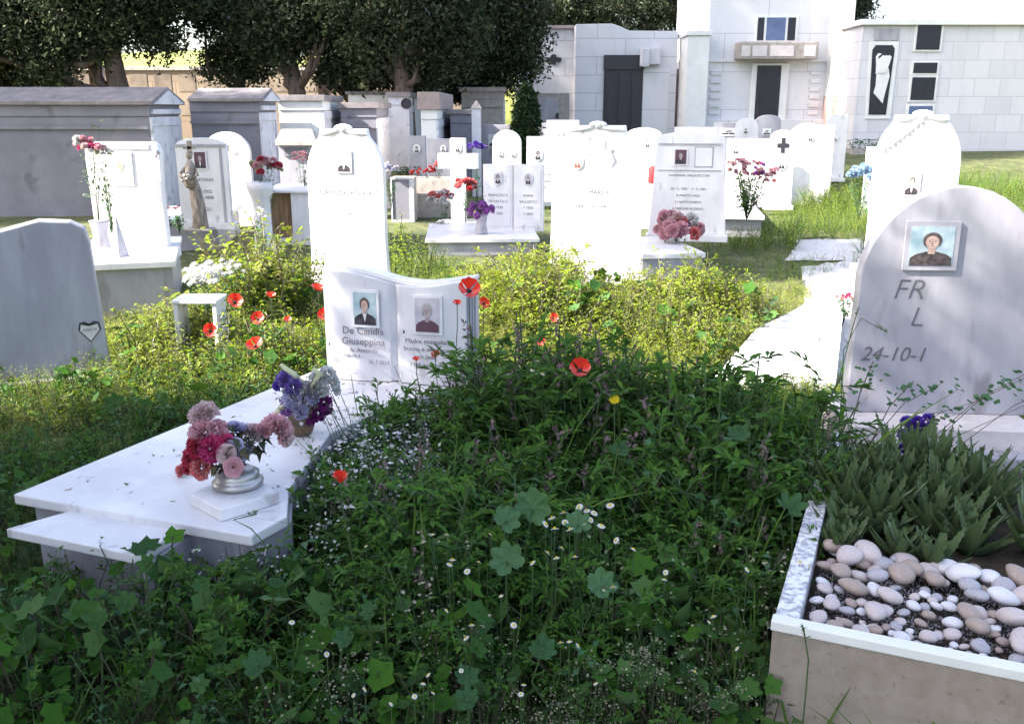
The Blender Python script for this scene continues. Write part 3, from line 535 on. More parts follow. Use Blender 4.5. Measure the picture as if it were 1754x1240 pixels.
# added trees out of view, crowns shaped to shade the foreground, middle strip and chapels
def offtree(label, x, y, lobes, dens=40, h=4, r0=.3): return tree('added_shade_tree', label, x, y, 0, [(0,0,-.1),(0,0,h*.4),(.1,0,h*.7),(0,0,h)], lobes, dens, 3, r0, group='unseen trees added for shade')
offtree('unseen broad tall evergreen added to shade the foreground graves', -5.9, .3, [(0,.2,1.6,2.3,2.6,2.0),(0,.25,3.4,2.2,2.5,1.9),(0,-.05,5.2,1.9,2.05,1.8),(0,-.5,7,1.4,1.4,1.7),(0,-.7,8.8,1.0,1.1,1.6)], 85, 6)
offtree('second unseen evergreen at the left behind the viewer, added for shade', -8.6, -3.2, [(0,0,3,2.6,2.8,3),(0,0,7.5,2.5,2.6,3),(0,.5,10.5,1.6,1.8,2)], 60, 6)
offtree('unseen slim cypress added to shade the middle graves', -8.2, 8.7, [(0,0,2.6,.8,.85,2.4),(0,0,5.4,.7,.8,2.2)], 75, 4, .2)
offtree('unseen umbrella pine added to shade the middle graves', -8.2, 6.9, [(0,.1,8.3,1.4,1.35,1.1),(0,-.4,9.3,1.3,1.3,.9)], 70, 8, .2)
offtree('unseen tall evergreen left of the tomb row, added for shade', -14, 11.8, [(0,0,5,1.4,1.25,2.6),(0,.2,8,1.2,1.0,2.2),(0,-.3,10.8,1.2,.85,1.5),(0,0,13.4,1.3,1.6,1.6),(0,.3,16.4,1.4,1.8,1.9)], 44, 12)
offtree('unseen tall evergreen behind the left tombs, added for shade', -16, 15.5, [(0,0,4,1.6,1.4,2.6),(0,0,8,1.5,1.4,2.6),(0,0,12,1.4,1.2,2.4),(0,-.2,17,1.6,1.7,2.2),(0,-.4,20.5,2.2,2.2,2.4),(0,-.8,24.5,2.2,2.2,2.6)], 34, 14)
offtree('unseen very tall evergreen far left, added to shade the chapels', -15, 19.5, [(0,0,12,3.2,2.4,3.2),(0,0,17,3.0,2.4,3.2),(0,0,22,2.4,2.2,3)], 34, 11, .4)
offtree('unseen very tall evergreen far left behind the wall, added for shade', -16, 23.5, [(0,0,10,3.0,2.2,3.2),(0,0,15,2.8,2.2,3.2)], 32, 9, .4)
# small conical cypress by the chapel
p = at(903, 235, 17.5); b0 = .1; tp = at(900,150,17.5).z
tree('small_cypress', 'small conical dark green cypress in front of the chapel', p.x-.02, 17.5, b0, [(0,0,-.1),(.01,0,.5),(0,0,tp-b0-.3)],
     [(0,0,1.0,.26,.26,.36),(.01,0,1.3,.22,.22,.36),(-.01,0,1.55,.15,.15,.3),(0,0,tp-b0-.16,.08,.08,.18),(.0,0,.75,.2,.2,.25)], 1500, 0, .04, (CYP,), CCL, sc=.55, cat='cypress')
# ================================================================== gravestones
def stone(name, label, kind, pl, pr, ptop, Y, zb, rz=R(-11), **k):
    loc, w_, h_ = place(pl, pr, ptop, Y, zb); rel = rz+math.atan2(loc.x, loc.y); w_ = w_/max(.7, math.cos(rel)); t = headstone(name, label, kind, loc, w_, h_, rz, **k); return t, w_, h_
# the tall carved stones -------------------------------------------------
def crest(t, w_, h_, th):
    b = MB(); zc = h_-.015
    for k in range(7): a = (k-3)*.42; b.ell((math.sin(a)*.055, -th*.35, zc+.012+math.cos(a)*.018), (.026,.03,.024), 8, 6)
    b.ell((0,-th*.5,zc+.012),(.03,.03,.028),10,6)
    b.tube([(-w_*.3,-th*.52,h_*.965),(-.12,-th*.6,h_*.975),(-.04,-th*.55,zc)],[.006,.014,.01],6); b.tube([(w_*.3,-th*.52,h_*.965),(.12,-th*.6,h_*.975),(.04,-th*.55,zc)],[.006,.014,.01],6)
    b.obj('carved_crest', MARBLE, t, smooth=True)
t, w1, h1 = stone('gravestone', 'tall sunlit white gravestone with carved flower crest and photo of a man in dark suit', 'tomb', 527, 656, 221, 7.6, .12)
crest(t, w1, h1, .07); f = portrait(t, .0, h1*.80, .105, .15, -.0412, hair=HAIRG, back=BGWH); f.name = 'portrait'
text('NAPICCIORO V A', t, 0, h1*.60, -.0355, .052, INKP) if 0 else text('NAPICCIORO V A', t, 0, -.0362, h1*.595, .056, INKP)
text('1931 - 2010', t, 0, -.0362, h1*.47, .026, INKP)
b = MB(); b.tube([(-.16,-.05,.10),(-.05,-.07,.16),(.04,-.07,.13),(.14,-.06,.07)],[.004,.012,.012,.004],6); b.ell((-.02,-.075,.19),(.035,.03,.05),9,7,.15); b.obj('carved_rose', MARBLE2, t, smooth=True)
t, w2, h2 = stone('gravestone', 'tall sunlit white gravestone with flat carved crest and one small oval portrait', 'tomb', 946, 1102, 215, 8.3, .1)
crest(t, w2, h2, .07); portrait(t, -.17, h2*.765, .085, .115, -.0412, oval=True, cloth=CLRED, hair=HAIRG, back=BGWH)
text('MARI A', t, .02, -.0362, h2*.55, .058, INKP); text('MASTROPRO', t, -.02, -.0362, h2*.455, .056, INKP)
b = MB(); b.tube(  [(.12,-.04,h2*.73),(.15,-.045,h2*.78),(.12,-.04,h2*.83)],[.003,.006,.003],5); b.ell((.13,-.04,h2*.84),(.012,.008,.014),8,6); b.obj('carved_flower', MARBLE2, t)
# pinkish-violet shaded stone --------------------------------------------
t, w_, h_ = stone('gravestone', 'shaded lavender gravestone with bowed sides and two framed panels, dark photo in one', 'bowed', 1122, 1243, 226, 10.2, .22, th=.06, mat=MARBLE)
b = MB(); b.box(-w_*.44,w_*.42,-.042,-.0305,h_*.875,h_*.89); b.box(-w_*.44,w_*.44,-.038,-.0305,h_*.625,h_*.635); b.obj('moulding', MARBLE2, t)
portrait(t, -w_*.13, h_*.76, .12, .15, -.0365, skin=SKING, back=CLMAR, hair=HAIRD, shirt=False)
b = MB(); b.box(w_*.06,w_*.32,-.034,-.0305,h_*.66,h_*.86); f = b.obj('etched_panel', MARBLE2, t)
b = MB(); b.box(w_*.075,w_*.305,-.0362,-.0342,h_*.672,h_*.848); b.obj('panel_face', MARBLE, f)
lines(t, ['ANTONINA  SPADAVECCHIA','','20 - 3 - 1924     5 - 4 - 2001','IL MARITO I FIGLI','E I NIPOTI POSERO','A PERENNE RICORDO'], w_, h_*.57, h_*.065, -.0312, .036, INKP, .92)
# double book-shaped stone -----------------------------------------------
t = thing('gravestone', 'double shaded lavender gravestone shaped as two joined panels, each with an oval portrait', 'gravestone', at(880,370,11)+Vector((0,0,0)), R(-11)); t.location.z = .16
wd = (at(934,330,11).x-at(829,330,11).x); hd = at(880,282,11).z-.16
b = MB(); b.box(-wd/2,-.006,-.035,.035,0,hd); b.box(-.006,.006,-.022,.035,0,hd-.01); b.box(.006,wd/2,-.035,.035,0,hd); b.obj('tablet', MARBLE, t, bevel=.005)
b = MB(); b.box(-wd*.46,-.03,-.040,-.0355,.05,hd-.05); b.obj('left_page', MARBLE, t, bevel=.003); b = MB(); b.box(.03,wd*.46,-.040,-.0355,.05,hd-.05); b.obj('right_page', MARBLE, t, bevel=.003)
for s in (-1, 1):
    portrait(t, s*wd*.25, hd*.79, .09, .125, -.0465, oval=True, skin=SKING, back=BGGR, hair=HAIRD if s < 0 else HAIRG)
    for i, r_ in enumerate(('FRANCESCO' if s < 0 else 'ANNA', 'DE NICOLO' if s < 0 else 'SALLUSTIO', '* 1920', '+ 2002')): text(r_, t, s*wd*.25, -.0407, hd*.52-i*.07, .042, INKP)
# white cross -------------------------------------------------------------
Yc = 13; c0 = at(786,330,Yc); t = thing('stone_cross', 'white sunlit stone cross with an oval portrait at its head', 'cross', (c0.x, Yc, 0), R(-5))
zt, za, zb2 = at(786,237,Yc).z, at(786,263,Yc).z, at(786,289,Yc).z; hw = (at(821,275,Yc).x-at(752,275,Yc).x)/2; sw = .105
b = MB(); b.vprism([(-sw,-.1),(sw,-.1),(sw,zb2),(hw,zb2),(hw,za),(sw,za),(sw,zt),(-sw,zt),(-sw,za),(-hw,za),(-hw,zb2),(-sw,zb2)], -.05, .05); b.obj('cross_body', MARBLE, t, bevel=.006)
portrait(t, 0, (zt+za)/2-.02, .09, .13, -.0562, oval=True, back=BGWH, hair=HAIRG, skin=SKING)
b = MB(); b.box(-.3,.3,-.16,.2,-.1,.04); b.obj('footing', MARBLE2, t, bevel=.01)
# left stone with curled right edge ---------------------------------------
t, w_, h_ = stone('gravestone', 'large sunlit white gravestone with curled moulding on top and a framed blue photo', 'right_curl', 156, 272, 243, 7.9, .4, rz=R(-4), th=.08)
b = MB(); b.box(-w_*.46,w_*.38,-.052,-.0405,h_*.93,h_*.985); b.obj('top_moulding', MARBLE, t, bevel=.008)
b = MB(); b.tube([(w_*.44,-.045,h_*.94),(w_*.50,-.05,h_*.90),(w_*.46,-.055,h_*.86),(w_*.43,-.05,h_*.89)],[.012,.018,.012,.006],7); b.obj('scroll', MARBLE2, t, smooth=True)
portrait(t, -w_*.03, h_*.755, .16, .24, -.0472, back=BGBL, hair=HAIRG, cloth=CLWH, shirt=False)
b = MB(); b.box(-w_*.27,-w_*.19,-.05,-.0405,h_*.60,h_*.94); b.obj('bronze_strip', MARBLE_PINK, t)
# L2
t, w_, h_ = stone('gravestone', 'bluish white gravestone in shade with dark rectangular photo, behind the carved wooden figure', 'lowarch', 305, 388, 236, 10.3, .34, rz=R(-6), th=.06)
portrait(t, -w_*.02, h_*.74, .125, .17, -.0365, back=CLMAR, skin=SKING, hair=HAIRD)
b = MB(); b.box(-w_*.5,w_*.5,-.05,-.0305,h_*.90,h_*.925); b.box(w_*.36,w_*.40,-.04,-.0305,0,h_*.88); b.obj('moulding', MARBLE2, t)
lines(t, ['','GAETANO','','7-8-1932','19-1-2008','','I FIGLI'], w_, h_*.56, h_*.07, -.0312, .05, INKP)
# L3 round pinkish
t, w_, h_ = stone('gravestone', 'plain round-topped pinkish gravestone with a small dark hook near its top', 'arch', 352, 428, 226, 12.6, .1, rz=R(-6), th=.07, mat=MARBLE_PINK)
b = MB(); b.tube([(-.01,-.045,h_*.87),(.02,-.09,h_*.87),(.045,-.09,h_*.85),(.045,-.06,h_*.78)],.009,6); b.tube([(-.05,-.045,h_*.87),(-.05,-.06,h_*.80)],.009,6); b.obj('hook', METAL, t)
# FR stone ------------------------------------------------------------------
Yf = 3.8; base = at(1605, 640, Yf); zb_ = .30; t = thing('gravestone', 'large arched grey gravestone with blue-backed photo and slanting letters FR', 'gravestone', (base.x, Yf, zb_), R(-4))
wl = at(1452,640,Yf).x-base.x; top = at(1650,318,Yf).z-zb_; wr = -wl*1.02
ol = [(wl,0),(wr,0),(wr*.97,top*.55)]+[(x_*1, z_) for x_, z_ in arc(0,top*.56,wr*.965,8,172,18,top*.44)]+[(wl*.97,top*.55)]
b = MB(); b.vprism(ol, -.04, .04); b.obj('tablet', MARBLE2, t, bevel=.006)
fx = lambda px: (at(px,480,Yf).x-base.x); fz = lambda py: at(1560,py,Yf).z-zb_
portrait(t, fx(1582), fz(419), fx(1620)-fx(1548), fz(386)-fz(452), -.047, back=BGBL, hair=HAIRD, cloth=HAIRD, frame=MARBLE2, shirt=False)
text('FR', t, fx(1527), -.0412, fz(510), .12, INK, 'LEFT', .25, off=-.0018); text('L', t, fx(1560), -.0412, fz(556), .12, INK, 'LEFT', .25, off=-.0018); text('24-10-1', t, fx(1485), -.0412, fz(615), .085, INK, 'LEFT', .25)
# far-left partial stone -------------------------------------------------
Yl = 5.1; base = at(95,600,Yl); t = thing('gravestone', 'shaded pale gravestone with sloping edge and a black heart plaque near its foot', 'gravestone', (base.x, Yl, .06), R(21))
lx = lambda px, py: (at(px,py,Yl).x-base.x); lz = lambda py: at(100,py,Yl).z-.06
b = MB(); b.vprism([(-.34,0),(lx(180,600),0),(lx(161,500),lz(500)),(lx(148,420),lz(420)),(lx(138,385),lz(392)),(lx(116,384),lz(380)),(lx(66,378),lz(376)),(-.2,lz(392)),(-.29,lz(440))], -.06, .06); b.obj('tablet', MARBLE2, t, bevel=.01)
b = MB(); b.box(-.4,lx(205,600),-.12,.12,-.1,.03); b.obj('footing', MARBLE2, t, bevel=.01)
hp = [(0,-.062),(.058,.01),(.05,.05),(.022,.056),(0,.038),(-.022,.056),(-.05,.05),(-.058,.01)]
hx, hz = lx(150,568), lz(568); b = MB(); b.vprism([(x*1.0+hx, z+hz) for x, z in hp], -.066, -.0605); f = b.obj('heart_plaque', HEARTF, t)
b = MB(); b.vprism([(x*.86+hx, z*.86+hz-.001) for x, z in hp], -.069, -.0665); b.obj('plaque_face', MARBLE_PINK, f)
b = MB(); b.vprism([(x*.86+hx, max(.022,z*.86)+hz-.001) for x, z in hp[2:7]], -.0715, -.0695); b.obj('plaque_leaves', CYP, f); text('NON TI', f, hx, -.0700, hz+.003, .02, INK, name='plaque_text')
# book stone -----------------------------------------------------------------
Yb = 4.12; bl, br = gp(570,641,.36), gp(812,657,.36); bc = (bl+br)/2; rzb = math.atan2(br.y-bl.y, br.x-bl.x); wb = (br-bl).length; hb = at(620,456,bl.y-.02).z-.36
t = thing('book_gravestone', 'open-book shaped marble gravestone with two framed photos and engraved names behind red poppies', 'gravestone', (bc.x, bc.y, .36), rzb)
b = MB(); n = 28; L0, L1 = -wb/2, wb/2*.94; vs = []
for i in range(n+1):
    u = i/n; x = L0+(L1-L0)*u; pg = abs(u-.49)/.5; fr = -.045-.022*math.sin(min(1,pg)*PI*.9)+(.02 if abs(u-.49) < .012 else 0); zt = hb-.035+.024*math.sin((u-.02)*2*PI*1.0+.9)-.02*u
    vs += [(x,fr,0),(x,fr,zt),(x,.05,zt),(x,.05,0)]
fs = [(4*i+a, 4*(i+1)+a, 4*(i+1)+(a+1)%4, 4*i+(a+1)%4) for i in range(n) for a in range(4)]+[(0,1,2,3),(4*n+3,4*n+2,4*n+1,4*n)]
b.add(vs, fs); b.obj('pages', MARBLE, t, smooth=False)
b = MB()
for k in range(4):
    o_ = .010+.012*k; x0 = L1+.0005+k*.0085; b.box(x0, x0+.0075, -.040+o_, .05, 0, hb-.045+.004*k)
b.obj('page_edges', MARBLE2, t, bevel=.0015)
b = MB(); vs = []
for i in range(n+1):
    u = i/n; x = L0-.006+(L1+.04-L0)*u; zt = hb-.035+.024*math.sin((u-.02)*2*PI+.9)-.02*u; vs += [(x,-.03,zt+.0008),(x,-.03,zt+.016),(x,.06,zt+.016),(x,.06,zt+.0008)]
b.add(vs, fs); b.obj('cover_edge', MARBLE, t)
portrait(t, -wb*.20, hb*.66, .105, .145, -.0725, back=BGBL, skin=SKIN, hair=HAIRD, cloth=CLBLK)
portrait(t, wb*.225, hb*.63, .11, .15, -.0725, back=BGGR, skin=SKING, hair=HAIRG, cloth=CLMAR, shirt=False)
for s, x, py, sz in (('De Candia',-.225,569,.046),('Giuseppina',-.225,587,.046),('fu Antonio',-.225,600,.030),('9-8-1914',-.31,609,.022),('25-7-2013',-.12,618,.024)):
    text(s, t, wb*x, -.0705, at(620,py,bl.y-.07).z-.36, sz, INKB)
for s, x, py, sz in (('Madre esemplare',.22,579,.030),('buona e affettuosa',.22,592,.030),('con fede',.20,605,.030),('I figli posero',.2,618,.028)):
    text(s, t, wb*x, -.0700, at(740,py,bl.y-.07).z-.36, sz, INKB)
b = MB(); b.ell((L0+.016,-.052,.16),(.006,.006,.014),8,6); b.ell((wb*.06,-.072,hb*.47),(.004,.004,.009),8,6); b.obj('bronze_stud', DARK, t)
# right white tomb with ornate crest --------------------------------------
t, w_, h_ = stone('gravestone', 'broad sunlit white gravestone with ornate carved crest behind the arched grey stone', 'tomb', 1506, 1640, 197, 7.4, .2, th=.12)
crest(t, w_, h_, .12); portrait(t, -.03, h_*.60, .10, .16, -.0665, cloth=CLBLK, back=BGWH)
b = MB(); 
for k in range(9): b.ell((-w_*.42+k*w_*.05,-.04,h_*(.80+.02*k)),(.03,.04,.025),8,6,.2)
b.obj('carved_garland', MARBLE, t, smooth=True)
box_obj('pedestal', MARBLE, t, -w_*.60, w_*.6, -.45, .3, -.3, .10)

# ---- far gravestones
def far(label, kind, pl, pr, ptop, Y, zb=None, mat=MARBLE2, ph=None, rows=(), rz=-6, sz=.05, th=.07, oval=True):
    zb = float(gz(0,Y))+.08 if zb is None else zb
    t, w_, h_ = stone('gravestone', label, kind, pl, pr, ptop, Y, zb, rz=R(rz), th=th, mat=mat, group='distant gravestones')
    for (x, z, pw, phh, c) in (ph or ()): portrait(t, x*w_, z*h_, pw, phh, -th/2-.0062, oval=oval, cloth=CLBLK, skin=SKING, hair=c or HAIRD, back=BGWH)
    lines(t, rows, w_, h_*.5, h_*.1, -th/2-.0012, sz, INKP); return t, w_, h_
far('pale blue gravestone with a tiny portrait, left of a matching one behind the white cross', 'rect', 700, 730, 233, 15.6, ph=[(0,.8,.1,.13,None)], rows=('ROSA','1911','1990'))
far('pale blue gravestone standing just left of the white cross', 'rect', 733, 772, 238, 15, ph=[(.2,.85,.08,.1,None)], rows=('VITO','LUIGI','1920','1999'))
far('pale gravestone with a dark square photo, left of the small arched white stone', 'rect', 826, 876, 214, 18, ph=[(-.1,.72,.16,.2,None)], oval=False)
far('small round-arched white sunlit gravestone above the double stone, two tiny portraits', 'arch', 844, 893, 223, 14.8, .1, MARBLE, [(-.22,.68,.07,.1,None),(.22,.68,.07,.1,HAIRG)])
far('wide lavender gravestone with oval portrait, left of the tall crested stone', 'rect', 902, 978, 234, 15.2, .1, MARBLE, [(-.24,.72,.13,.17,None)], ('','De Nicolo','Antonia','1930 - 2004'), sz=.055)
far('greyish gravestone half hidden above the wide lavender one', 'rect', 913, 936, 211, 20, ph=[(-.1,.75,.1,.14,None)])
far('pale blue gravestone with a dark standing figure photo near the chapel door', 'rect', 936, 992, 206, 19.2, ph=[(-.1,.66,.12,.2,None)], oval=False)
far('lettered lavender gravestone right of the tall crested stone with a small oval portrait', 'lowarch', 1072, 1132, 219, 15, .1, MARBLE, [(.1,.8,.1,.14,None)], ('','VELLA','FRANCO','1934','2001'), sz=.055)
far('low white gravestone block behind the lavender bowed stone', 'rect', 1154, 1226, 218, 16.5, ph=[(.3,.86,.2,.09,None)], mat=MARBLE, oval=False)
far('pale blue gravestone with a dark name plate, before the tall chapel', 'rect', 1222, 1262, 211, 20, ph=[(.1,.8,.3,.09,None)], oval=False)
t, w_, h_ = far('white round-headed gravestone on a narrow neck, before the tall chapel', 'arch', 1258, 1296, 203, 18.5, mat=MARBLE, ph=[(-.05,.8,.1,.12,HAIRG)])
far('white broad low gravestone with oval portrait above the pink-flowered shrub', 'rect', 1246, 1322, 238, 15, .1, MARBLE, [(-.32,.84,.12,.16,None)])
far('lavender gravestone with peaked top and small dark photo, below the chapel door', 'lowarch', 1293, 1334, 197, 19.5, ph=[(-.05,.7,.14,.1,None)], oval=False)
t, w_, h_ = far('white gravestone with a black cross, oval portrait and black lettering', 'lowarch', 1319, 1360, 223, 14.2, .14, MARBLE, [(0,.56,.13,.17,HAIRG)], th=.08)
b = MB(); b.vprism([(-.026,h_*.70),(.026,h_*.70),(.026,h_*.77),(.085,h_*.77),(.085,h_*.825),(.026,h_*.825),(.026,h_*.90),(-.026,h_*.90),(-.026,h_*.825),(-.085,h_*.825),(-.085,h_*.77),(-.026,h_*.77)], -.05, -.0405); b.obj('black_cross', DARK, t)
lines(t, ['MAZZARI','LUCREZIA','IN DE PALMA','20 8 1927','18 7 2002'], w_, h_*.42, h_*.072, -.0412, .062, INK, .9)
far('broad round-topped white gravestone behind the one with the black cross', 'arch', 1352, 1408, 211, 15.2, .12, MARBLE, [(.1,.82,.1,.13,HAIRG)])
far('leaning rectangular white gravestone at the foot of the chapel pier', 'rect', 1413, 1448, 196, 18.5, ph=[(-.1,.62,.14,.07,None)], oval=False, mat=MARBLE)
far('white gravestone in bright sun right of the round-topped one', 'rect', 1394, 1426, 214, 16.5, mat=MARBLE)
far('small white gravestone with a dark lamp, left of the ornate white one', 'rect', 1484, 1512, 252, 13.5, .1, MARBLE)
# slab tops, kerbs ------------------------------------------------------------
s1 = gp(430,915,.36); s2 = gp(492,881,.36)
bslab = [(-1.60,2.78),(s1.x,s1.y),(s2.x,s2.y),(-.725,2.82),(-.69,3.36),(-.48,3.75),(-.02,4.02),(.03,4.25),(-.88,4.36)]
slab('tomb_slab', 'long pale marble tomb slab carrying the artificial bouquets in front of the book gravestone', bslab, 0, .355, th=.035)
# raised marble block at lower left
c = gp(325,897,.33); bt = thing('marble_block', 'low marble block with a thick leg in the weeds at the lower left', 'marble block', (c.x, c.y, 0), R(14))
P_ = lambda px, py: (bt.matrix_basis.inverted() if False else None)
bt.rotation_euler = (0,0,0); q = [gp(240,952,.33), gp(325,897,.33), gp(150,866,.33), gp(10,905,.33)]
b = MB(); b.prism([(p.x-c.x,p.y-c.y) for p in q], .30, .33); b.obj('top_plate', MARBLE, bt, bevel=.004)
q2 = [gp(258,948,.33), gp(326,898,.33)]; d_ = (q2[1]-q2[0]); nrm = Vector((-d_.y, d_.x, 0)).normalized()*.035
b = MB(); b.prism([(p.x-c.x,p.y-c.y) for p in (q2[0], q2[1], q2[1]+nrm, q2[0]+nrm)], -.05, .2995); b.obj('side_plate', MARBLE2, bt, bevel=.003)
# square marble plate under the vase
q = [gp(378,873,.395), gp(478,842,.395), gp(418,806,.395), gp(324,845,.395)]; c = sum(q, Vector())/4; t = thing('marble_plate', 'square marble plate under the pink rose bouquet on the slab', 'marble plate', (c.x, c.y, .355))
b = MB(); b.prism([(p.x-c.x,p.y-c.y) for p in q], .0005, .04); b.obj('plate', MARBLE, t, bevel=.004)
# other slabs
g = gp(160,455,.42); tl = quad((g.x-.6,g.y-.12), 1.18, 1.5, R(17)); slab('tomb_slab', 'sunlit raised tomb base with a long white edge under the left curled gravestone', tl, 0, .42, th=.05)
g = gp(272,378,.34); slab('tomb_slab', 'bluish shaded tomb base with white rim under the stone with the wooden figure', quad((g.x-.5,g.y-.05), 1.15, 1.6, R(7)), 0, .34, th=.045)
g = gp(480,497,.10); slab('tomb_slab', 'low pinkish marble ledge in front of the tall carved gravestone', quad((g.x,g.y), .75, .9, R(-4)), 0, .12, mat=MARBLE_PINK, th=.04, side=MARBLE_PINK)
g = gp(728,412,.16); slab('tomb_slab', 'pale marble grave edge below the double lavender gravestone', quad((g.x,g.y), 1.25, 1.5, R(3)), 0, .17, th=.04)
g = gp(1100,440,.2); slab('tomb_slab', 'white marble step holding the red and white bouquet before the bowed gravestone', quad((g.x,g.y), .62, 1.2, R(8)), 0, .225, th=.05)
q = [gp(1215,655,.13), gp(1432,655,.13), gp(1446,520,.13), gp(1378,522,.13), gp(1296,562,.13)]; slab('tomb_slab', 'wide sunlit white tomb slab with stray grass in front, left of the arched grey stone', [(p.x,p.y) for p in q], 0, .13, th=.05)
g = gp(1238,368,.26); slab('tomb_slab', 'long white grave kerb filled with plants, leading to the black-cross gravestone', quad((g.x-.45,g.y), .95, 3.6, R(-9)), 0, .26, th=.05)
g = gp(1500,445,.25)
# planter trough and framed box in the middle distance
Yt = 13.7; t = thing('stone_trough', 'grey stone planter trough with red flowers beside the white cross', 'planter', (at(735,320,Yt).x, Yt, 0)); hw = .38; zt = at(735,307,Yt).z
b = MB(); b.box(-hw,hw,0,.05,0,zt); b.box(-hw,hw,.45,.5,0,zt); b.box(-hw,-hw+.05,.0505,.4495,0,zt); b.box(hw-.05,hw,.0505,.4495,0,zt); b.box(-hw+.05,hw-.05,.0505,.4495,0,zt-.06); b.obj('trough', STONE, t, bevel=.004)
Yt = 13.2; t = thing('framed_block', 'small grey stone block with a pale frame, left of the trough', 'stone block', (at(689,330,Yt).x, Yt, 0)); zt = at(689,304,Yt).z; hw = .16
box_obj('block', STONE, t, -hw, hw, .02, .4, -.05, zt-.01); b = MB(); b.box(-hw,hw,-.01,.0195,zt-.03,zt); b.box(-hw,-hw+.02,-.01,.0195,0,zt-.0305); b.box(hw-.06,hw,-.01,.0195,0,zt-.0305); b.box(-hw+.0205,hw-.0605,-.01,.0195,0,.03); b.obj('frame', BLUEWHITE, t)
box_obj('infill', GREYCEM, t, -hw+.0205, hw-.0605, .004, .0195, .0305, zt-.0305)
# small white tomb box with brown opening + white pillar vase stand
Yt = 10.9; t = thing('tomb_box', 'low white tomb box with a brown curtained opening, left of the tall carved gravestone', 'tomb box', (at(492,340,Yt).x, Yt, 0)); zt = at(492,326,Yt).z; hw = .26
b = MB(); b.box(-hw,-hw+.05,0,.9,0,zt-.0305); b.box(-hw+.30,hw,0,.9,0,zt-.0305); b.box(-hw+.0505,-hw+.2995,0,.9,0,.08); b.obj('wall', MARBLE, t, bevel=.003); box_obj('top', MARBLE, t, -hw-.05, hw+.03, -.04, .95, zt-.03, zt)
box_obj('curtain', solid('brown_curtain', (.16,.09,.05), (.38,.24,.14), 9, .8, stretch=(6,1,.4)), t, -hw+.0505, -hw+.2995, .08, .10, .081, zt-.031)
Yt = 10.2; t = thing('vase_stand', 'white marble pedestal with a rounded bowl, left of the tomb box', 'pedestal', (at(448,350,Yt).x, Yt, .0)); zt = at(448,312,Yt).z
b = MB(); b.lathe([(.13,0),(.13,.05),(.10,.08),(.09,zt*.6),(.10,zt*.75),(.14,zt*.9),(.15,zt),(.10,zt+.001)], 18); b.obj('stand', MARBLE, t, smooth=True)
# stone cone (flower holder) on the left base
p = gp(201,441,.42); t = thing('stone_cone', 'slender grey stone cone standing on the left sunlit tomb base', 'stone cone', (p.x, p.y+.05, .42)); hcn = at(204,374,p.y+.05).z-.42
b = MB(); b.lathe([(.075,0),(.07,.03),(.045,hcn*.5),(.02,hcn*.85),(.012,hcn)], 5); b.obj('cone', MARBLE2, t, bevel=.002)
# carved wooden figure
Yt = 9.6; z0 = .34; c = at(338,358,Yt); t = thing('wooden_figure', 'weathered carved trunk with a small saint figure holding flowers, in front of the bluish gravestone', 'statue', (c.x, Yt, z0)); s = (at(338,245,Yt).z-z0)
b = MB(); b.tube([(.02,0,0),(.02,0,s*.12),(.01,.0,s*.30),(-.005,0,s*.46),(-.03,0,s*.62)],[.085,.075,.07,.06,.04],9); b.obj('trunk', WOOD, t, smooth=True)
b = MB(); b.tube([(-.03,-.02,s*.5),(-.035,-.03,s*.62),(-.03,-.02,s*.74),(-.03,-.02,s*.80)],[.06,.055,.05,.022],10); b.ell((-.03,-.02,s*.86),(.032,.034,.045),12,8); b.tube([(-.07,-.02,s*.72),(-.12,-.06,s*.66),(-.09,-.1,s*.60)],[.02,.017,.013],7)
b.tube([(.01,-.02,s*.72),(.05,-.06,s*.64),(.0,-.09,s*.60)],[.02,.017,.013],7); b.tube([(0.0,0,s*.46),(-.08,-.02,s*.52),(-.13,-.03,s*.60)],[.03,.02,.012],7); b.obj('saint_figure', solid('painted_wood', (.13,.10,.085), (.34,.29,.25), 16, .8, .5, 40), t, smooth=True)
box_obj('foot', STONE, t, -.12, .14, -.1, .1, .0005, .02); b = MB(); b.box(-.05,-.005,.0,.02,s*.86,s*1.02); b.box(-.09,.03,.0,.02,s*.93,s*.96); b.obj('small_cross', WOOD, t)
b = MB(); 
for k in range(8): b.ell((-.05+random.uniform(-.05,.05),-.1+random.uniform(-.02,.02),s*.62+random.uniform(-.04,.05)),(.02,.02,.018),7,5,.3)
b.obj('held_flowers', STONE, t)
# little votive lamp, lantern etc
p = gp(503,470,.15); t = thing('votive_lamp', 'tiny pale stone votive lamp on the pinkish ledge', 'votive lamp', (p.x, p.y, .12)); b = MB(); b.lathe([(.03,0),(.035,.01),(.015,.03),(.02,.05),(.024,.09),(.01,.11),(.006,.125)], 12); b.obj('lamp', MARBLE_PINK, t, smooth=True)
p = at(1119,315,12.5); t = thing('red_lantern', 'red plastic grave lantern beside the tall crested gravestone', 'lantern', (p.x, 12.5, p.z)); b = MB(); b.lathe([(.05,0),(.07,.01),(.07,.2),(.05,.22),(.02,.23)], 16); b.obj('lantern_body', PM['red'], t, smooth=True); box_obj('stand', MARBLE, t, -.14, .14, -.1, .1, -p.z, -.0005)
# white low bench grave among the left weeds
Yt = 5.35; zt = at(340,510,Yt).z; t = thing('marble_bench', 'small white marble bench-like stand half buried in sunlit weeds at the left', 'marble stand', (at(340,510,Yt).x, Yt, 0)); hw = .13
box_obj('top', MARBLE, t, -hw, hw, -.09, .12, zt-.02, zt); box_obj('leg', MARBLE, t, -hw+.004, -hw+.03, -.08, .1, -.05, zt-.0205); box_obj('leg', MARBLE, t, hw-.03, hw-.004, -.08, .1, -.05, zt-.0205)
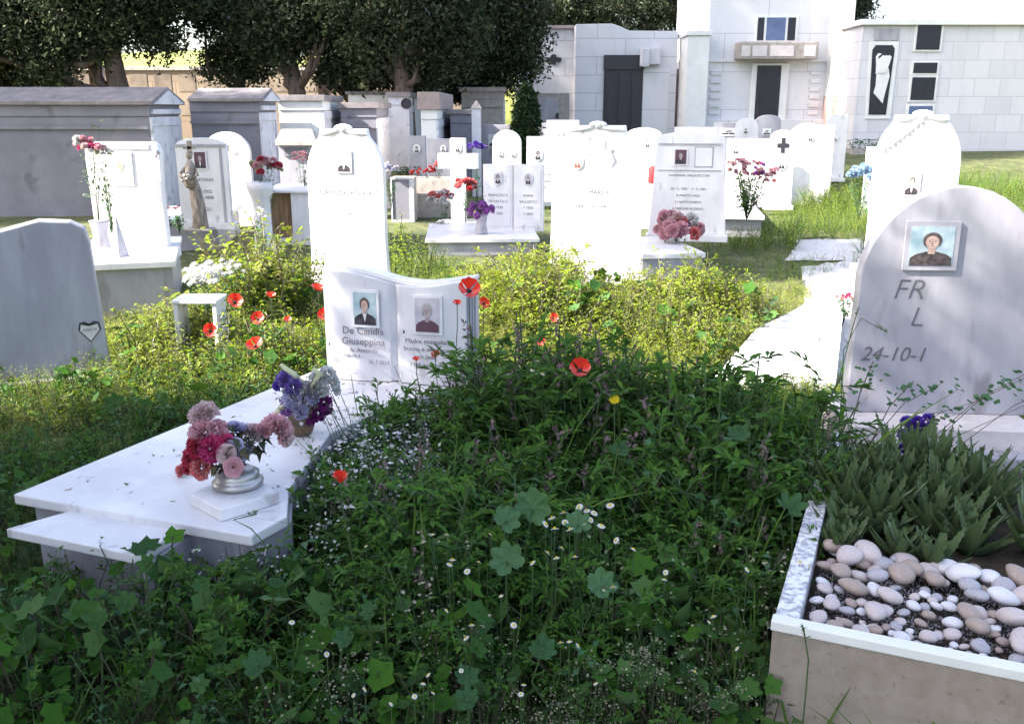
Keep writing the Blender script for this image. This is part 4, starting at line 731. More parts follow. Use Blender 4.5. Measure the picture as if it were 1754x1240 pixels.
# FR grave : kerbs, plinth, soil, pebbles ------------------------------------
o_ = gp(1324,1062,.40); gr = thing('marble_planter', 'beige marble grave planter with white rim at the lower right, filled with pebbles and aloes', 'planter', (o_.x, o_.y, 0), R(-23))
box_obj('front_wall', solid('beige_marble', (.26,.215,.18), (.33,.275,.235), 20, .6, .1, 80, c3=(.21,.17,.145), s3=50, t3=.66), gr, 0, .92, 0, .03, -.05, .3745, .002)
box_obj('front_rim', WHITEPL, gr, -.004, .924, -.004, .034, .375, .40, .003); box_obj('left_kerb', SPECK, gr, .0, .055, .0345, 1.45, -.05, .395, .003); box_obj('right_kerb', SPECK, gr, .865, .92, .0345, 1.45, -.05, .395, .003)
box_obj('soil', SOIL, gr, .0555, .8645, .0345, 1.45, -.05, .33, 0)
q = gp(1500,752,.28); t = thing('marble_step', 'pinkish marble step with a thin ledge at the foot of the arched grey gravestone', 'step', (q.x+.12, q.y+.08, 0), R(-6)); box_obj('step', MARBLE_PINK, t, -.2, .55, 0, .45, -.05, .30); box_obj('ledge', MARBLE2, t, -.26, .6, -.1, -.0005, -.05, .22)
PEB = [('white', solid('white_pebble', (.56,.54,.57), (.68,.66,.69), 9, .5, .1, 40)), ('pinkish', solid('pink_pebble', (.44,.37,.365), (.56,.48,.47), 9, .5, .1, 40)), ('grey', solid('grey_pebble', (.30,.28,.31), (.44,.42,.45), 9, .5, .1, 40)), ('brown', solid('brown_pebble', (.28,.21,.18), (.40,.32,.28), 9, .5, .1, 40))]
PME = []
for nm, m_ in PEB:
    for k in range(3):
        b = MB(); b.ell((0,0,0),(1,1,1),20,14); ph = [random.uniform(0,6) for _ in range(3)]
        b.v = [(x*(1+.10*math.sin(2*y+ph[0])), y*(1+.1*math.sin(2.3*x+ph[1])), z*(1+.12*math.sin(1.7*x+ph[2]))) for x,y,z in b.v]; PME.append((nm, b.mesh('pebble', m_, True)))
inv = gr.matrix_basis.copy(); inv = Matrix.Translation(gr.location) @ Matrix.Rotation(R(-23), 4, 'Z')
placed = []
def pebble(x, y, z, r, idx=None, fl=.62):
    nm, me = PME[idx if idx is not None else random.randrange(len(PME))]; p = inv @ Vector((x, y, z)); o = meshobj('pebble', me, None, p, (random.uniform(-.3,.3), random.uniform(-.3,.3), random.uniform(0,6)), (r*random.uniform(1.05,1.45), r, r*fl))
    setp(o, '%s %s pebble %s, %s' % ('large' if r > .028 else 'small' if r < .017 else 'middling', nm, 'near the left kerb' if x < .3 else 'in the middle of the planter' if x < .58 else 'towards the right of the planter', 'close to the front rim' if y < .17 else 'halfway back' if y < .32 else 'next to the dark soil'), 'pebble', 'pebbles in the white-rimmed planter')
tries = 0
while len(placed) < 210 and tries < 20000:
    tries += 1; x = random.uniform(.08,.85); y = random.uniform(.05,.52); r = random.choice((.013,.016,.020,.026,.032)) if y > .15 else random.choice((.008,.010,.013,.016,.02))
    if all((x-a)**2+(y-c_)**2 > ((r+rr)*.90)**2 for a, c_, rr in placed): placed.append((x,y,r)); pebble(x, y, .33+r*.75+(.012 if r > .025 else 0)+.02, r)
for k in range(14):
    x = .12+.053*k+random.uniform(-.01,.01); y = random.uniform(.47,.53); pebble(x, y, .365, random.uniform(.026,.034))
stuff('pebble_grit', 'small grit filling the gaps between the planter pebbles', [clump(3,.006,.007) for _ in range(3)], np.array([tuple(inv @ Vector((random.uniform(.07,.85),random.uniform(.04,.48),.335+random.uniform(0,.012)))) for _ in range(3500)]), RS.uniform(.5,1,3500), [PEB[2][1]])

# ================================================================== flowers
def ruffled(col, petals=40, r=1.0, seed=0, kind='carnation'):
    """double flower: many short curved petals, each standing on a dome, rims ruffled (carnation) or cupped and overlapping (rose)"""
    t = T(); rs = random.Random(seed)
    for k in range(petals):
        q = (k+.5)/petals; th = k*2.39996+rs.uniform(-.3,.3)
        if kind == 'daisy':
            el = 1.3*(1-q)+.1; d = Vector((math.cos(th)*math.cos(el), math.sin(th)*math.cos(el), math.sin(el)*.7)); t.leaf(d*.1, d, rs.uniform(.8,1.05), .26, 0, droop=.12); continue
        if kind == 'rose':
            ring = q**.5; el = 1.45-1.15*ring; R0 = .12+.88*ring; W = .26+.42*ring; Hh = .6
            base = Vector((math.cos(th)*R0*.42, math.sin(th)*R0*.42, .12-.12*ring)); d = Vector((math.cos(th)*math.cos(el), math.sin(th)*math.cos(el), math.sin(el))); a = Vector((-math.sin(th), math.cos(th), 0)); inn = -Vector((math.cos(th), math.sin(th), 0))
            vs = []
            for i in range(3):
                v = i/2
                for j in range(5): f = (j-2)/2; vs.append(base+d*Hh*v*(1-.18*f*f)+a*W*f*(.5+.5*v)+inn*(.55*W*f*f*(1.2-ring*.4)-.10*v*v*ring*1.5))
            t.add(vs, [x for i in range(2) for j in range(4) for x in ((i*5+j,i*5+j+1,(i+1)*5+j+1),(i*5+j,(i+1)*5+j+1,(i+1)*5+j))])
        else:
            el = math.asin(min(1, max(-.35, 1-1.35*q))); d = Vector((math.cos(th)*math.cos(el), math.sin(th)*math.cos(el), math.sin(el)*.85)); a = d.cross(Vector((rs.gauss(0,1), rs.gauss(0,1), rs.gauss(0,1)))).normalized(); u = d.cross(a)
            W = rs.uniform(.22,.34); L0 = rs.uniform(.86,1.08); vs = [d*.35-a*W*.3, d*.35+a*W*.3]
            for j in range(6): f = (j-2.5)/2.5; vs.append(d*(L0-.08*f*f+(.09 if j%2 else -.04))+a*W*f+u*(.11*math.sin(j*2.1+k)))
            t.add(vs, [(0,2,3),(0,3,4),(0,4,1),(1,4,5),(1,5,6),(1,6,7)])
    v, f, m = t.arr(); return tri_mesh(col+'_bloom', v*r, f, m, [PM[col]])
BLOOM = {}
def bloom(col, kind='carnation', seed=None):
    k = (col, kind, random.randint(0,2)); 
    if k not in BLOOM: BLOOM[k] = ruffled(col, 90 if kind == 'carnation' else 38 if kind == 'rose' else 30, 1, k[2], kind)
    return BLOOM[k]
def sprig(n, r, h, leafL, m=0):
    t = T()
    for k in range(n):
        a = random.uniform(0,2*PI); q = random.random()**.6; e = Vector((math.cos(a)*r*q, math.sin(a)*r*q, h*random.uniform(.4,1))); t.stem([(0,0,0), e*.5+Vector((0,0,h*.1)), e], .004, 1)
        for j in range(7): p = e*random.uniform(.45,1.05); t.leaf(p+Vector((random.gauss(0,.012),random.gauss(0,.012),random.gauss(0,.012))), (random.gauss(0,1),random.gauss(0,1),random.gauss(.2,.6)), leafL*random.uniform(.6,1.2), leafL*.45, m)
    return t
def bouquet(label, loc, vase, blooms, green=(14,.10,.12,.05), gm=(WEEDB, STEM), cat='bouquet', name='flower_bouquet', bn='bloom', rz=0, group=None):
    """blooms: (dx, dy, dz, radius, colour, kind)"""
    t = thing(name, label, cat, loc, rz, group); vz = 0
    if vase == 'ring':
        b = MB(); b.lathe([(.062,0),(.078,.006),(.080,.018),(.072,.024),(.066,.034),(.069,.044),(.056,.052),(.048,.056)], 28); b.obj('vase', solid('brass_grey_vase', (.36,.34,.34), (.46,.44,.44), 20, .35, metal=.55), t, smooth=True); vz = .05
    elif vase == 'pot':
        b = MB(); b.lathe([(.035,0),(.045,.02),(.05,.07),(.055,.10),(.04,.101)], 20); b.obj('vase', solid('brown_vase', (.10,.06,.04), (.2,.13,.08), 20, .5), t, smooth=True); vz = .09
    elif vase == 'grey':
        b = MB(); b.lathe([(.07,0),(.075,.02),(.055,.1),(.07,.2),(.08,.22),(.05,.221)], 20); b.obj('vase', MARBLE2, t, smooth=True); vz = .2
    if green:
        g_ = sprig(*green); v, f, m = g_.arr(); meshobj('greenery', tri_mesh('greenery', v, f, m, list(gm)), t, (0,0,vz))
    for (x, y, z, r, c, k) in blooms:
        d = Vector((x, y, max(.03, z-vz))); qd = Vector((x*1.2, y*1.2-.05, max(.05, z-vz))).to_track_quat('Z', 'Y').to_euler(); o = meshobj(bn, bloom(c, k), t, (x, y, z), qd, r)
    return t
# pink rose bouquet on the slab : photo (px,py,radius px)
vp = gp(405,835,.395); Dv = 2.9
def pxblooms(lst, vp, Y, D=None):
    out = []
    for px, py, rp, c, k, dy in lst:
        p = at(px, py, Y+dy); out.append((p.x-vp.x, p.y-vp.y, p.z-vp.z, rp/(FPX/(p.y*math.cos(PITCH)+(HC-p.z)*math.sin(PITCH)))*1.15, c, k))
    return out
vp.x += .0; vp.y += .02
L = [(350,712,23,'paleroses','carnation',.02),(350,742,24,'pink','carnation',-.02),(372,735,16,'pink','carnation',.0),(340,765,20,'crimson','carnation',-.05),(362,768,22,'magenta','carnation',-.06),(385,760,16,'magenta','carnation',-.04),(330,785,18,'crimson','carnation',-.03),(345,800,19,'coral','carnation',-.06),(325,800,12,'crimson','carnation',-.02),(360,790,12,'crimson','carnation',-.05),
     (400,768,16,'lilac','rose',-.05),(412,738,18,'lilac','rose',.05),(398,732,14,'lilac','rose',.03),(432,742,17,'paleroses','carnation',.06),(450,738,14,'pink','carnation',.06),(475,735,24,'pink','carnation',.08),(485,748,16,'paleroses','carnation',.07),(388,778,15,'paleroses','rose',-.08),(400,800,15,'pink','rose',-.10),(378,745,13,'pink','carnation',-.02),(412,775,15,'lilac','rose',-.02)]
bouquet('artificial bouquet of pink, magenta and lilac roses in a ringed metal vase on the slab', vp, 'ring', pxblooms(L, vp, vp.y), (26,.11,.13,.05), (leaf('dark_artificial_leaves', [(.03,.05,.03),(.05,.06,.035),(.08,.06,.03)], .1), BSTEM))
p = gp(311,818,.355); t = thing('fallen_flower', 'single coral pink flower head lying on the slab left of the bouquet', 'flower', (p.x, p.y+.02, .375)); meshobj('bloom', bloom('coral'), t, (0,0,0), (.3,-.5,0), .026)
# statice / lavender bouquet
vs_ = gp(518,742,.36); Yv = vs_.y
L = [(488,650,15,'purple','carnation',0),(502,662,14,'purple','carnation',-.02),(478,660,10,'bluepurple','carnation',0),(500,685,15,'lilac','carnation',-.03),(490,700,12,'violet','carnation',-.03),(525,665,13,'white','carnation',0),(545,650,15,'white','carnation',.02),(562,640,13,'white','carnation',.03),(570,655,12,'white','carnation',.03),(535,680,12,'lilac','carnation',-.02),(555,690,14,'plum','carnation',0),(545,708,13,'plum','carnation',0),(560,700,10,'plum','carnation',.02),(515,705,13,'lilac','carnation',-.04),(575,668,9,'white','carnation',.03),(530,715,12,'plum','carnation',-.02),(552,668,11,'white','carnation',.0)]
t = bouquet('bouquet of purple statice, white sprays and plum flowers on the slab before the book stone', vs_, 'pot', pxblooms(L, vs_, Yv), (30,.10,.14,.03), (leaf('dried_foliage', [(.14,.12,.12),(.2,.17,.18),(.09,.09,.07)], .2), BSTEM))
for k, pts in enumerate((((545,700),(520,655),(500,640),(480,624)), ((530,700),(535,660),(548,640),(536,630)), ((515,700),(495,690),(480,700),(468,712)))):
    b = MB(); PP = [at(a, c_, Yv-.02*k)-vs_ for a, c_ in pts]; b.tube(PP, [.003,.006,.013,.006], 7); b.obj('cream_bud', PM['cream'], t, smooth=True)
# far bouquets
def rndbouquet(label, px, py, Y, z0, rpx, cols, n, vase=None, flat=.8, kd='carnation', **k):
    p = at(px, py, Y); base = Vector((p.x, Y, z0)); D = Y*math.cos(PITCH)+.3; r = rpx*D/FPX; out = []
    for i in range(n):
        th = random.uniform(0,2*PI); el = math.asin(random.uniform(-.15,1)); q = random.uniform(.55,1.12)*r; out.append((math.cos(th)*math.cos(el)*q, math.sin(th)*math.cos(el)*q, p.z-z0+math.sin(el)*q*flat-.1*r, r*random.uniform(.17,.30), random.choice(cols), kd))
    return bouquet(label, base, vase, out, (12, r*.8, max(.06,p.z-z0), .05), **k)
rndbouquet('pink red and white bouquet at the foot of the bowed lavender gravestone', 1160, 392, 9.55, .225, 40, ['coral','pink','pink','white','paleroses','coral','pink'], 38, None, .75)
rndbouquet('purple carnation bouquet left of the double gravestone', 824, 364, 10.6, .17, 23, ['violet'], 30, 'grey')
rndbouquet('red carnation cluster in front of the white cross', 796, 319, 12.2, .05, 19, ['red','coral'], 26)
rndbouquet('pink and white flowers left of the red carnation cluster', 755, 340, 11.6, .03, 20, ['pink','white','coral'], 24)
for px, py, r_, c_, lb in ((712,296,10,['red'],'red flowers at the left end of the stone trough'),(735,293,12,['red'],'red flowers in the middle of the stone trough'),(752,285,12,['crimson','coral'],'taller dark red flowers at the right of the stone trough')):
    rndbouquet(lb, px, py, 13.95, .27, r_, c_, 12)
rndbouquet('dark violet flower bunch behind the white cross', 816, 252, 14, .2, 15, ['bluepurple','purple'], 22, flat=.6)
rndbouquet('pink and cream bouquet on the white pedestal at the left', 455, 288, 10.2, .42, 24, ['pink','crimson','cream','paleroses'], 30)
rndbouquet('pale pink flowers behind the left edge of the tall carved gravestone', 517, 272, 11.5, .3, 17, ['pink','paleroses'], 18)
rndbouquet('dim white and violet flowers right of the tall carved gravestone', 668, 290, 13, .2, 16, ['lilac','white','plum'], 18)
rndbouquet('pink and white flower spray at the left of the curled gravestone', 155, 254, 7.6, .45, 26, ['pink','paleroses','magenta','white','white'], 26, 'grey')
rndbouquet('cream flowers beside the pink ones left of the curled gravestone', 178, 262, 7.7, .45, 16, ['cream','white'], 14)
rndbouquet('dark red rose pot on the bluish tomb base', 304, 358, 9.3, .34, 8, ['crimson'], 6)
rndbouquet('small brown and cream dried bouquet beside the dark red rose', 284, 360, 9.35, .34, 11, ['cream','coral'], 8)
rndbouquet('pale sky-blue hydrangea cluster by the ornate white gravestone', 1478, 298, 8.6, .55, 24, ['skyblue'], 46, flat=.6)
rndbouquet('pink plastic flowers on the ground at the foot of the arched grey gravestone', 1448, 508, 6.6, .02, 13, ['coral','magenta'], 10, flat=.5)
rndbouquet('big white chrysanthemum bunch among the sunlit weeds at the left', 348, 478, 5.7, .2, 34, ['white'], 60, kd='daisy')
rndbouquet('second white flower bunch right of the big one in the weeds', 392, 462, 5.9, .2, 23, ['white'], 34, kd='daisy')
rndbouquet('small white flower tuft low by the sunlit left slab', 445, 368, 7.2, .3, 15, ['white'], 16, kd='daisy')
# purple statice at right edge
p = gp(1555,770,.33); L = [(1553,722,9,'bluepurple','carnation',0),(1562,730,9,'bluepurple','carnation',0),(1548,745,9,'bluepurple','carnation',0),(1556,757,9,'bluepurple','carnation',0),(1545,768,8,'bluepurple','carnation',0),(1572,722,10,'bluepurple','carnation',0),(1585,735,10,'purple','carnation',0),(1590,718,9,'bluepurple','carnation',0),(1575,745,9,'bluepurple','carnation',0)]
bouquet('deep violet flower spray in the planter beside the arched grey stone', Vector((p.x, p.y, .33)), None, pxblooms(L, p, p.y), (8,.05,.16,.03))
q = at(694, 296, 14.6); dp = thing('dark_bush', 'small dark green bush behind the grey stone trough', 'bush', (q.x, 14.6, .05)); tb = T()
for k in range(900):
    e = Vector((random.gauss(0,.10), random.gauss(0,.09), random.uniform(.05,.62))); tb.leaf(e, (random.gauss(0,1),random.gauss(0,1),random.gauss(.4,.6)), .05, .02, 0, cheap=1)
v_, f_, m_ = tb.arr(); meshobj('foliage', tri_mesh('foliage', v_, f_, m_, [CYP]), dp)
# flowering shrub (pink) on the long white kerb
p = at(1280,355,11.2); sb = thing('flowering_shrub', 'pink-flowering potted shrub with bushy dark leaves on the white kerb', 'shrub', (p.x, 11.2, .26))
tb = T(); 
for k in range(26):
    a = random.uniform(0,6.28); e = Vector((math.cos(a)*random.uniform(.05,.22), math.sin(a)*.15, random.uniform(.25,.62))); tb.stem([(0,0,0), e*.5, e], .008, 1)
    for j in range(26): q = e*random.uniform(.3,1)+Vector((random.gauss(0,.045),random.gauss(0,.045),random.gauss(0,.035))); tb.leaf(q, (random.gauss(0,1),random.gauss(0,1),random.gauss(.3,.6)), .055, .026)
v_, f_, m_ = tb.arr(); meshobj('foliage', tri_mesh('foliage', v_, f_, m_, [WEED, BSTEM]), sb)
for k in range(46):
    x = random.uniform(-.24,.30); z = .60-.25*x+random.uniform(-.08,.10)-abs(x)*.1; meshobj('bloom', bloom(random.choice(['pink','violet','pink','paleroses','coral'])), sb, (x, random.uniform(-.16,.08), z), (random.uniform(-.6,.6),random.uniform(-.6,.6),0), random.uniform(.022,.038))

# poppies -------------------------------------------------------------------
def poppy_mesh(seed, closed=0):
    t = T(); rs = random.Random(seed)
    for k in range(4):
        th = k*PI/2+rs.uniform(-.2,.2); R0 = 1.0 if k%2 else .92; NU, NV = 7, 5; vs = []
        for i in range(NV+1):
            v = i/NV; el = (.2+.9*v*(1-closed*.9)) if not closed else .15+.25*v
            for j in range(NU):
                u = (j-(NU-1)/2)/((NU-1)/2); an = th+u*(.85)*(.45+.55*v); rr = R0*math.sin(min(1.5,el*1.15))*(1-.08*u*u)+(.03*math.sin(u*9+k) if v > .7 else 0); z = .62*(1-math.cos(el*1.3))*(1.15)+rs.uniform(-.03,.03)*v+(.05*math.sin(u*8+k*2)*v) + (.5*v if closed else 0)
                vs.append((math.cos(an)*rr*v**.55, math.sin(an)*rr*v**.55, z))
        t.add(vs, [q for i in range(NV) for j in range(NU-1) for q in ((i*NU+j,i*NU+j+1,(i+1)*NU+j+1),(i*NU+j,(i+1)*NU+j+1,(i+1)*NU+j))])
    v, f, m = t.arr(); me = tri_mesh('petals', v, f, m, [PM['poppy']]); me.polygons.foreach_set('use_smooth', [True]*len(me.polygons)); return me
PPM = [poppy_mesh(s) for s in range(3)]+[poppy_mesh(9, 1)]
b = MB(); b.lathe([(.05,0),(.13,.05),(.15,.14),(.10,.2),(.16,.22),(.02,.25)], 12)
for k in range(18): a = k*PI/9; b.ell((math.cos(a)*.2,math.sin(a)*.2,.12),(.025,.025,.05),5,4)
PCM = b.mesh('dark_centre', DARK, True)
def poppy(label, px, py, rp, Y, tilt=.6, az=None, kind=None):
    p = at(px, py, Y); D = Y*math.cos(PITCH)+(HC-p.z)*math.sin(PITCH); r = rp*D/FPX; z0 = float(gz(p.x,Y))
    t = thing('poppy', label, 'poppy', (p.x, Y, z0), 0, 'red poppies in the weeds'); az = random.uniform(-.8,.8) if az is None else az
    h_ = p.z-z0; b = MB(); b.tube([(random.uniform(-.05,.05),.04,0),(random.uniform(-.03,.03),.02,h_*.5),(0,.0,h_*.9),(0,0,h_)],[.0022,.002,.0018,.0018],5); b.obj('stem', STEM, t)
    k = random.randrange(3) if kind is None else kind; meshobj('petals', PPM[k], t, (0,0,h_), (tilt, 0, az), r*(1.5 if k == 3 else 1.0))
    if kind != 3: meshobj('dark_centre', PCM, t, (0,0,h_), (tilt,0,az), r)
    return t
for a in (('largest wide red poppy in front of the right page of the book stone',803,500,22,3.55,.75,.2),('small crumpled red poppy low left of the largest one',783,522,9,3.6,.3,.2),('orange red poppy just right of the book stone edge',828,521,11,3.8,.9,.4),
  ('open red poppy above the dark weeds in the middle of the picture',993,636,21,3.05,.65,0),('large red poppy hanging over the shaded weeds left of the book stone',438,595,17,4.5,.5,-.2),('red poppy next to the white flower bunch at the left',402,519,15,5.0,.8,.5),
  ('flat red poppy in front of the small marble bench',360,567,13,4.7,1.1,.3),('red poppy above the large hanging one',442,548,13,4.8,.8,.1),('faded pink poppy right of its red neighbour',493,550,8,4.9,.4,.1),('small red poppy turned sideways beyond the others at left',464,509,10,5.2,.2,.6),
  ('tall narrow red poppy at the left edge of the book stone top',545,498,14,4.9,.2,.9),('red poppy touching the left side of the book stone',556,542,13,4.7,.7,0),('little red poppy in the sunlit weeds right of the book stone',948,546,9,4.8,.9,.2),
  ('faded orange poppy below the little one at the sunlit edge',926,586,9,4.5,.9,0),('pink half-wilted poppy in front of the book lettering',713,618,8,3.7,.1,0),('small dull red poppy beside the wilted pink one',746,610,9,3.7,.5,0),('tiny brick red poppy in the white-flowered weeds',780,633,7,3.6,.5,0)):
    poppy(*a)
poppy('closed round red poppy low in the dark weeds in front of the slab', 583, 828, 21, 2.4, .25, .3, 3)
# yellow daisy
p = at(1052,685,2.85); t = thing('yellow_daisy', 'single yellow flower above the dark weeds right of the middle poppy', 'flower', (p.x, 2.85, 0)); b = MB(); b.tube([(.02,0,0),(0.01,0,p.z*.6),(0,0,p.z)],.0018,5); b.obj('stem', STEM, t)
tb = T(); 
for k in range(13): a = k*2*PI/13; tb.leaf((0,0,0), (math.cos(a),math.sin(a),.25), .021, .009, 0, droop=0)
v_, f_, m_ = tb.arr(); meshobj('petals', tri_mesh('petals', v_, f_, m_, [PM['yellow']]), t, (0,0,p.z), (.7,0,0)); b = MB(); b.ell((0,0,0),(.006,.006,.004),8,6); b.obj('centre', PM['yellow'], t, (0,-.001,p.z+.002))
# ================================================================== vegetation
def inpoly(x, y, poly):
    r = np.zeros(len(x), bool); n = len(poly)
    for i in range(n):
        x0, y0 = poly[i][:2]; x1, y1 = poly[(i+1)%n][:2]; c = ((y0 > y) != (y1 > y)); 
        with np.errstate(divide='ignore', invalid='ignore'): r ^= c & (x < (x1-x0)*(y-y0)/(y1-y0)+x0)
    return r
def shrink(poly, k):
    cx = sum(p[0] for p in poly)/len(poly); cy = sum(p[1] for p in poly)/len(poly); return [(cx+(p[0]-cx)*k, cy+(p[1]-cy)*k) for p in poly]
blk = [gp(240,952,.33), gp(325,897,.33), gp(150,866,.33), gp(10,905,.33)]
wsl = [gp(1215,655,.13), gp(1432,655,.13), gp(1446,520,.13), gp(1378,522,.13), gp(1296,562,.13)]
pale = [g2(1150,690), g2(1240,625), g2(1330,560), g2(1395,505), g2(1372,462), g2(1480,440), g2(1500,560), g2(1480,700)]
plq = [tuple((inv @ Vector(p))[:2]) for p in ((.0,-.02,0),(.92,-.02,0),(.92,1.0,0),(.25,1.0,0),(.0,.55,0))]
EXC = [shrink(bslab,.97), shrink(blk,.95), shrink(wsl,.97), shrink(pale,.74), plq, tl, quad((gp(272,378,.34).x-.5,gp(272,378,.34).y-.05), 1.15, 1.6, R(7)), quad((-.75,9.3),1.25,1.7,R(3)), quad(tuple(gp(1100,440,.2)[:2]), .62,1.2,R(8)),
       quad((gp(1238,368,.26).x-.45,gp(1238,368,.26).y),.95,3.6,R(-9)), [(-9.5,13.8),(-3.0,13.8),(-3.0,21),(-9.5,21)], [(1.3,3.5),(2.4,3.5),(2.4,4.1),(1.3,4.1)], shrink([g2(600,362), g2(760,352), g2(830,322), g2(640,322), g2(380,330), g2(380,350)],.95), shrink([g2(1345,447), g2(1475,447), g2(1480,412), g2(1365,412)],.9),
       quad((gp(480,497,.10).x,gp(480,497,.10).y),.75,.9,R(-4)), [(-.3,12),(-3,12),(-3,14),(-.3,14)]]
MND = [(.22,3.5,.62,.75,.33),(.9,1.6,.4,.25,.14),(.75,3.35,.55,.55,.26),(.1,2.6,.7,.6,.10),(.25,6.5,.6,.7,.42),(-.25,7.0,.5,.5,.25),(1.35,6.4,.6,.8,.34),(-1.72,6.5,.36,.5,.6),(2.2,9.0,.8,.6,.10),(3.9,12.2,.9,.9,.22),(6.4,12,1.5,1.6,.22),(8.5,17,2.5,2,.26),(4.4,9.6,.9,.9,.2),(10.5,13.5,1.5,2,.2),(-1.4,2.15,.7,.35,.06),(-.33,2.85,.24,.4,.12),(-1.25,2.38,.5,.2,.10),(-.82,2.3,.22,.16,.14),(-.56,3.0,.16,.4,.16),(-.47,3.45,.16,.28,.12),(-.3,2.4,.5,.5,.08),(.5,2.6,.5,.5,.08),(-1.7,5.3,.6,.5,.28),(-2.2,5.9,.5,.5,.2),(-1.0,8.8,.5,.7,.34),(3.3,10.8,.9,.55,.30),(5.2,14.5,1,1.5,.36),(-.12,3.6,.22,.35,.12),(1.0,2.7,.4,.6,.12),(-1.2,3.9,.8,.6,.10),(-.9,5.2,.5,.5,.15)]
def hveg(x, y):
    h = np.where(y < 5, .20, np.where(y < 8, .13, .08)) + 0*x
    for a, b_, rx, ry, hh in MND: h = h+hh*np.exp(-(((x-a)/rx)**2+((y-b_)/ry)**2))
    h = h*(1+.22*np.sin(x*5.1+y*2.2)*np.sin(y*4.3-x*1.7)); 
    dd = np.clip((y-1.45)/.55, .45, 1); return h*dd
def field(n, x0, x1, y0, y1, mask=None, view=True):
    x = RS.uniform(x0,x1,n); y = RS.uniform(y0,y1,n); k = np.ones(n, bool)
    if view: k &= np.abs(x) < .64*y+1.0
    for p in EXC: k &= ~inpoly(x, y, p)
    if mask is not None: k &= RS.rand(n) < mask(x, y)
    return x[k], y[k]
def G(x, y, cx, cy, rx, ry): return np.exp(-(((x-cx)/rx)**2+((y-cy)/ry)**2))
def nz(x, y, f=3.0, p=0): return .5+.5*np.sin(x*f+p+1.3*np.sin(y*f*.8+p))*np.cos(y*f*1.1-p+1.1*np.sin(x*f*.7))
# --- templates, heights normalised to 1 m ... scaled by the local plant height
def t_feather(seed):
    t = T(); H = 1.0; pts = [(0,0,0),(random.uniform(-.1,.1),random.uniform(-.1,.1),.5),(random.uniform(-.2,.2),random.uniform(-.2,.2),.95)]; t.stem(pts, .012, 1)
    for k in range(13):
        z = random.uniform(.2,.95); q = Vector(pts[1])*(z/.5) if z < .5 else Vector(pts[1]).lerp(Vector(pts[2]), (z-.5)/.45); a = random.uniform(0,6.28); L = random.uniform(.14,.30)*(1.1-z*.5); e = q+Vector((math.cos(a)*L, math.sin(a)*L, L*.45)); t.stem([q,e], .007, 1)
        for j in range(9):
            c = q.lerp(e, .3+.75*j/9); t.leaf(c, (math.cos(a+random.uniform(-1.3,1.3)), math.sin(a+random.uniform(-1.3,1.3)), random.uniform(-.1,.7)), random.uniform(.05,.095), .026, 0, droop=.1, cheap=1)
    return t
def t_broad(n=15, L=.14, W=.075):
    t = T(); pts = [(0,0,0),(random.uniform(-.1,.1),random.uniform(-.1,.1),.5),(random.uniform(-.18,.18),random.uniform(-.18,.18),.97)]; t.stem(pts, .014, 1)
    for k in range(n):
        z = .15+.85*k/n; q = Vector(pts[1])*(z/.5) if z < .5 else Vector(pts[1]).lerp(Vector(pts[2]), (z-.5)/.45); a = k*2.4+random.uniform(-.4,.4); s = random.uniform(.7,1.25)*(1.15-.5*z)
        d = Vector((math.cos(a), math.sin(a), random.uniform(.0,.6))); t.stem([q, q+d*.06], .006, 1); t.leaf(q+d*.05, d, L*s, W*s, 0, droop=.25, fold=.18, cheap=n > 20)
    return t
def t_mallow(n=8, r=.105):
    t = T()
    for k in range(n):
        a = random.uniform(0,6.28); h = random.uniform(.45,1); e = Vector((math.cos(a)*random.uniform(.05,.35), math.sin(a)*random.uniform(.05,.35), h)); t.stem([(0,0,0), e*.55+Vector((0,0,.06)), e], .014, 1)
        t.disc(e, (random.gauss(0,.55), random.gauss(-.25,.5), 1), r*random.choice((.5,.7,.9,1.1,1.35))*random.uniform(.85,1.15), random.choice((3,5,5,5,7)), random.uniform(.2,.42), 0, random.uniform(.05,.5), 3)
    return t
def t_grass(n=9, W=.022):
    t = T()
    for k in range(n): a = random.uniform(0,6.28); t.blade((random.gauss(0,.04),random.gauss(0,.04),0), (math.cos(a)*.3, math.sin(a)*.3, 1), random.uniform(.7,1.25), W*random.uniform(.6,1.3), random.uniform(.2,1.3), 0)
    return t
def t_dots(n, s, top=.5, spread=.16, br=7):
    t = T()
    for k in range(br):
        e = Vector((random.gauss(0,spread), random.gauss(0,spread), random.uniform(.7,1))); t.stem([(0,0,0), e*.5+Vector((random.gauss(0,.02),random.gauss(0,.02),0)), e], .006, 1)
        for j in range(n//br):
            c = e*random.uniform(top,1.02)+Vector((random.gauss(0,.035),random.gauss(0,.035),random.gauss(0,.03))); t.leaf(c, (random.gauss(0,1),random.gauss(0,1),random.gauss(0,.7)), s*random.uniform(.6,1.3), s*.9, 0, droop=0, cheap=1)
    return t
def t_spike():
    t = T(); x = random.uniform(-.1,.1); t.stem([(0,0,0),(x,0,.5),(x*1.4,.02,1)], .01, 1)
    for k in range(20): z = random.uniform(.74,1.02); t.leaf((x*1.2+random.gauss(0,.01),random.gauss(0,.01),z), (random.gauss(0,1),random.gauss(0,1),.8), .035, .02, 0, droop=0)
    for k in range(8): z = random.uniform(.1,.7); t.leaf((x*z,0,z), (random.gauss(0,1),random.gauss(0,1),.3), .08, .02, 2)
    return t
TF = [t_feather(k) for k in range(6)]; TBR = [t_broad() for _ in range(6)]; TM = [t_mallow() for _ in range(7)]; TG = [t_grass() for _ in range(6)]; TW = [t_dots(110,.028,.55) for _ in range(4)]; TH = [t_dots(84,.022,.35,.14) for _ in range(4)]; TSK = [t_spike() for _ in range(4)]
TSM = [t_broad(26, .09, .05) for _ in range(6)]
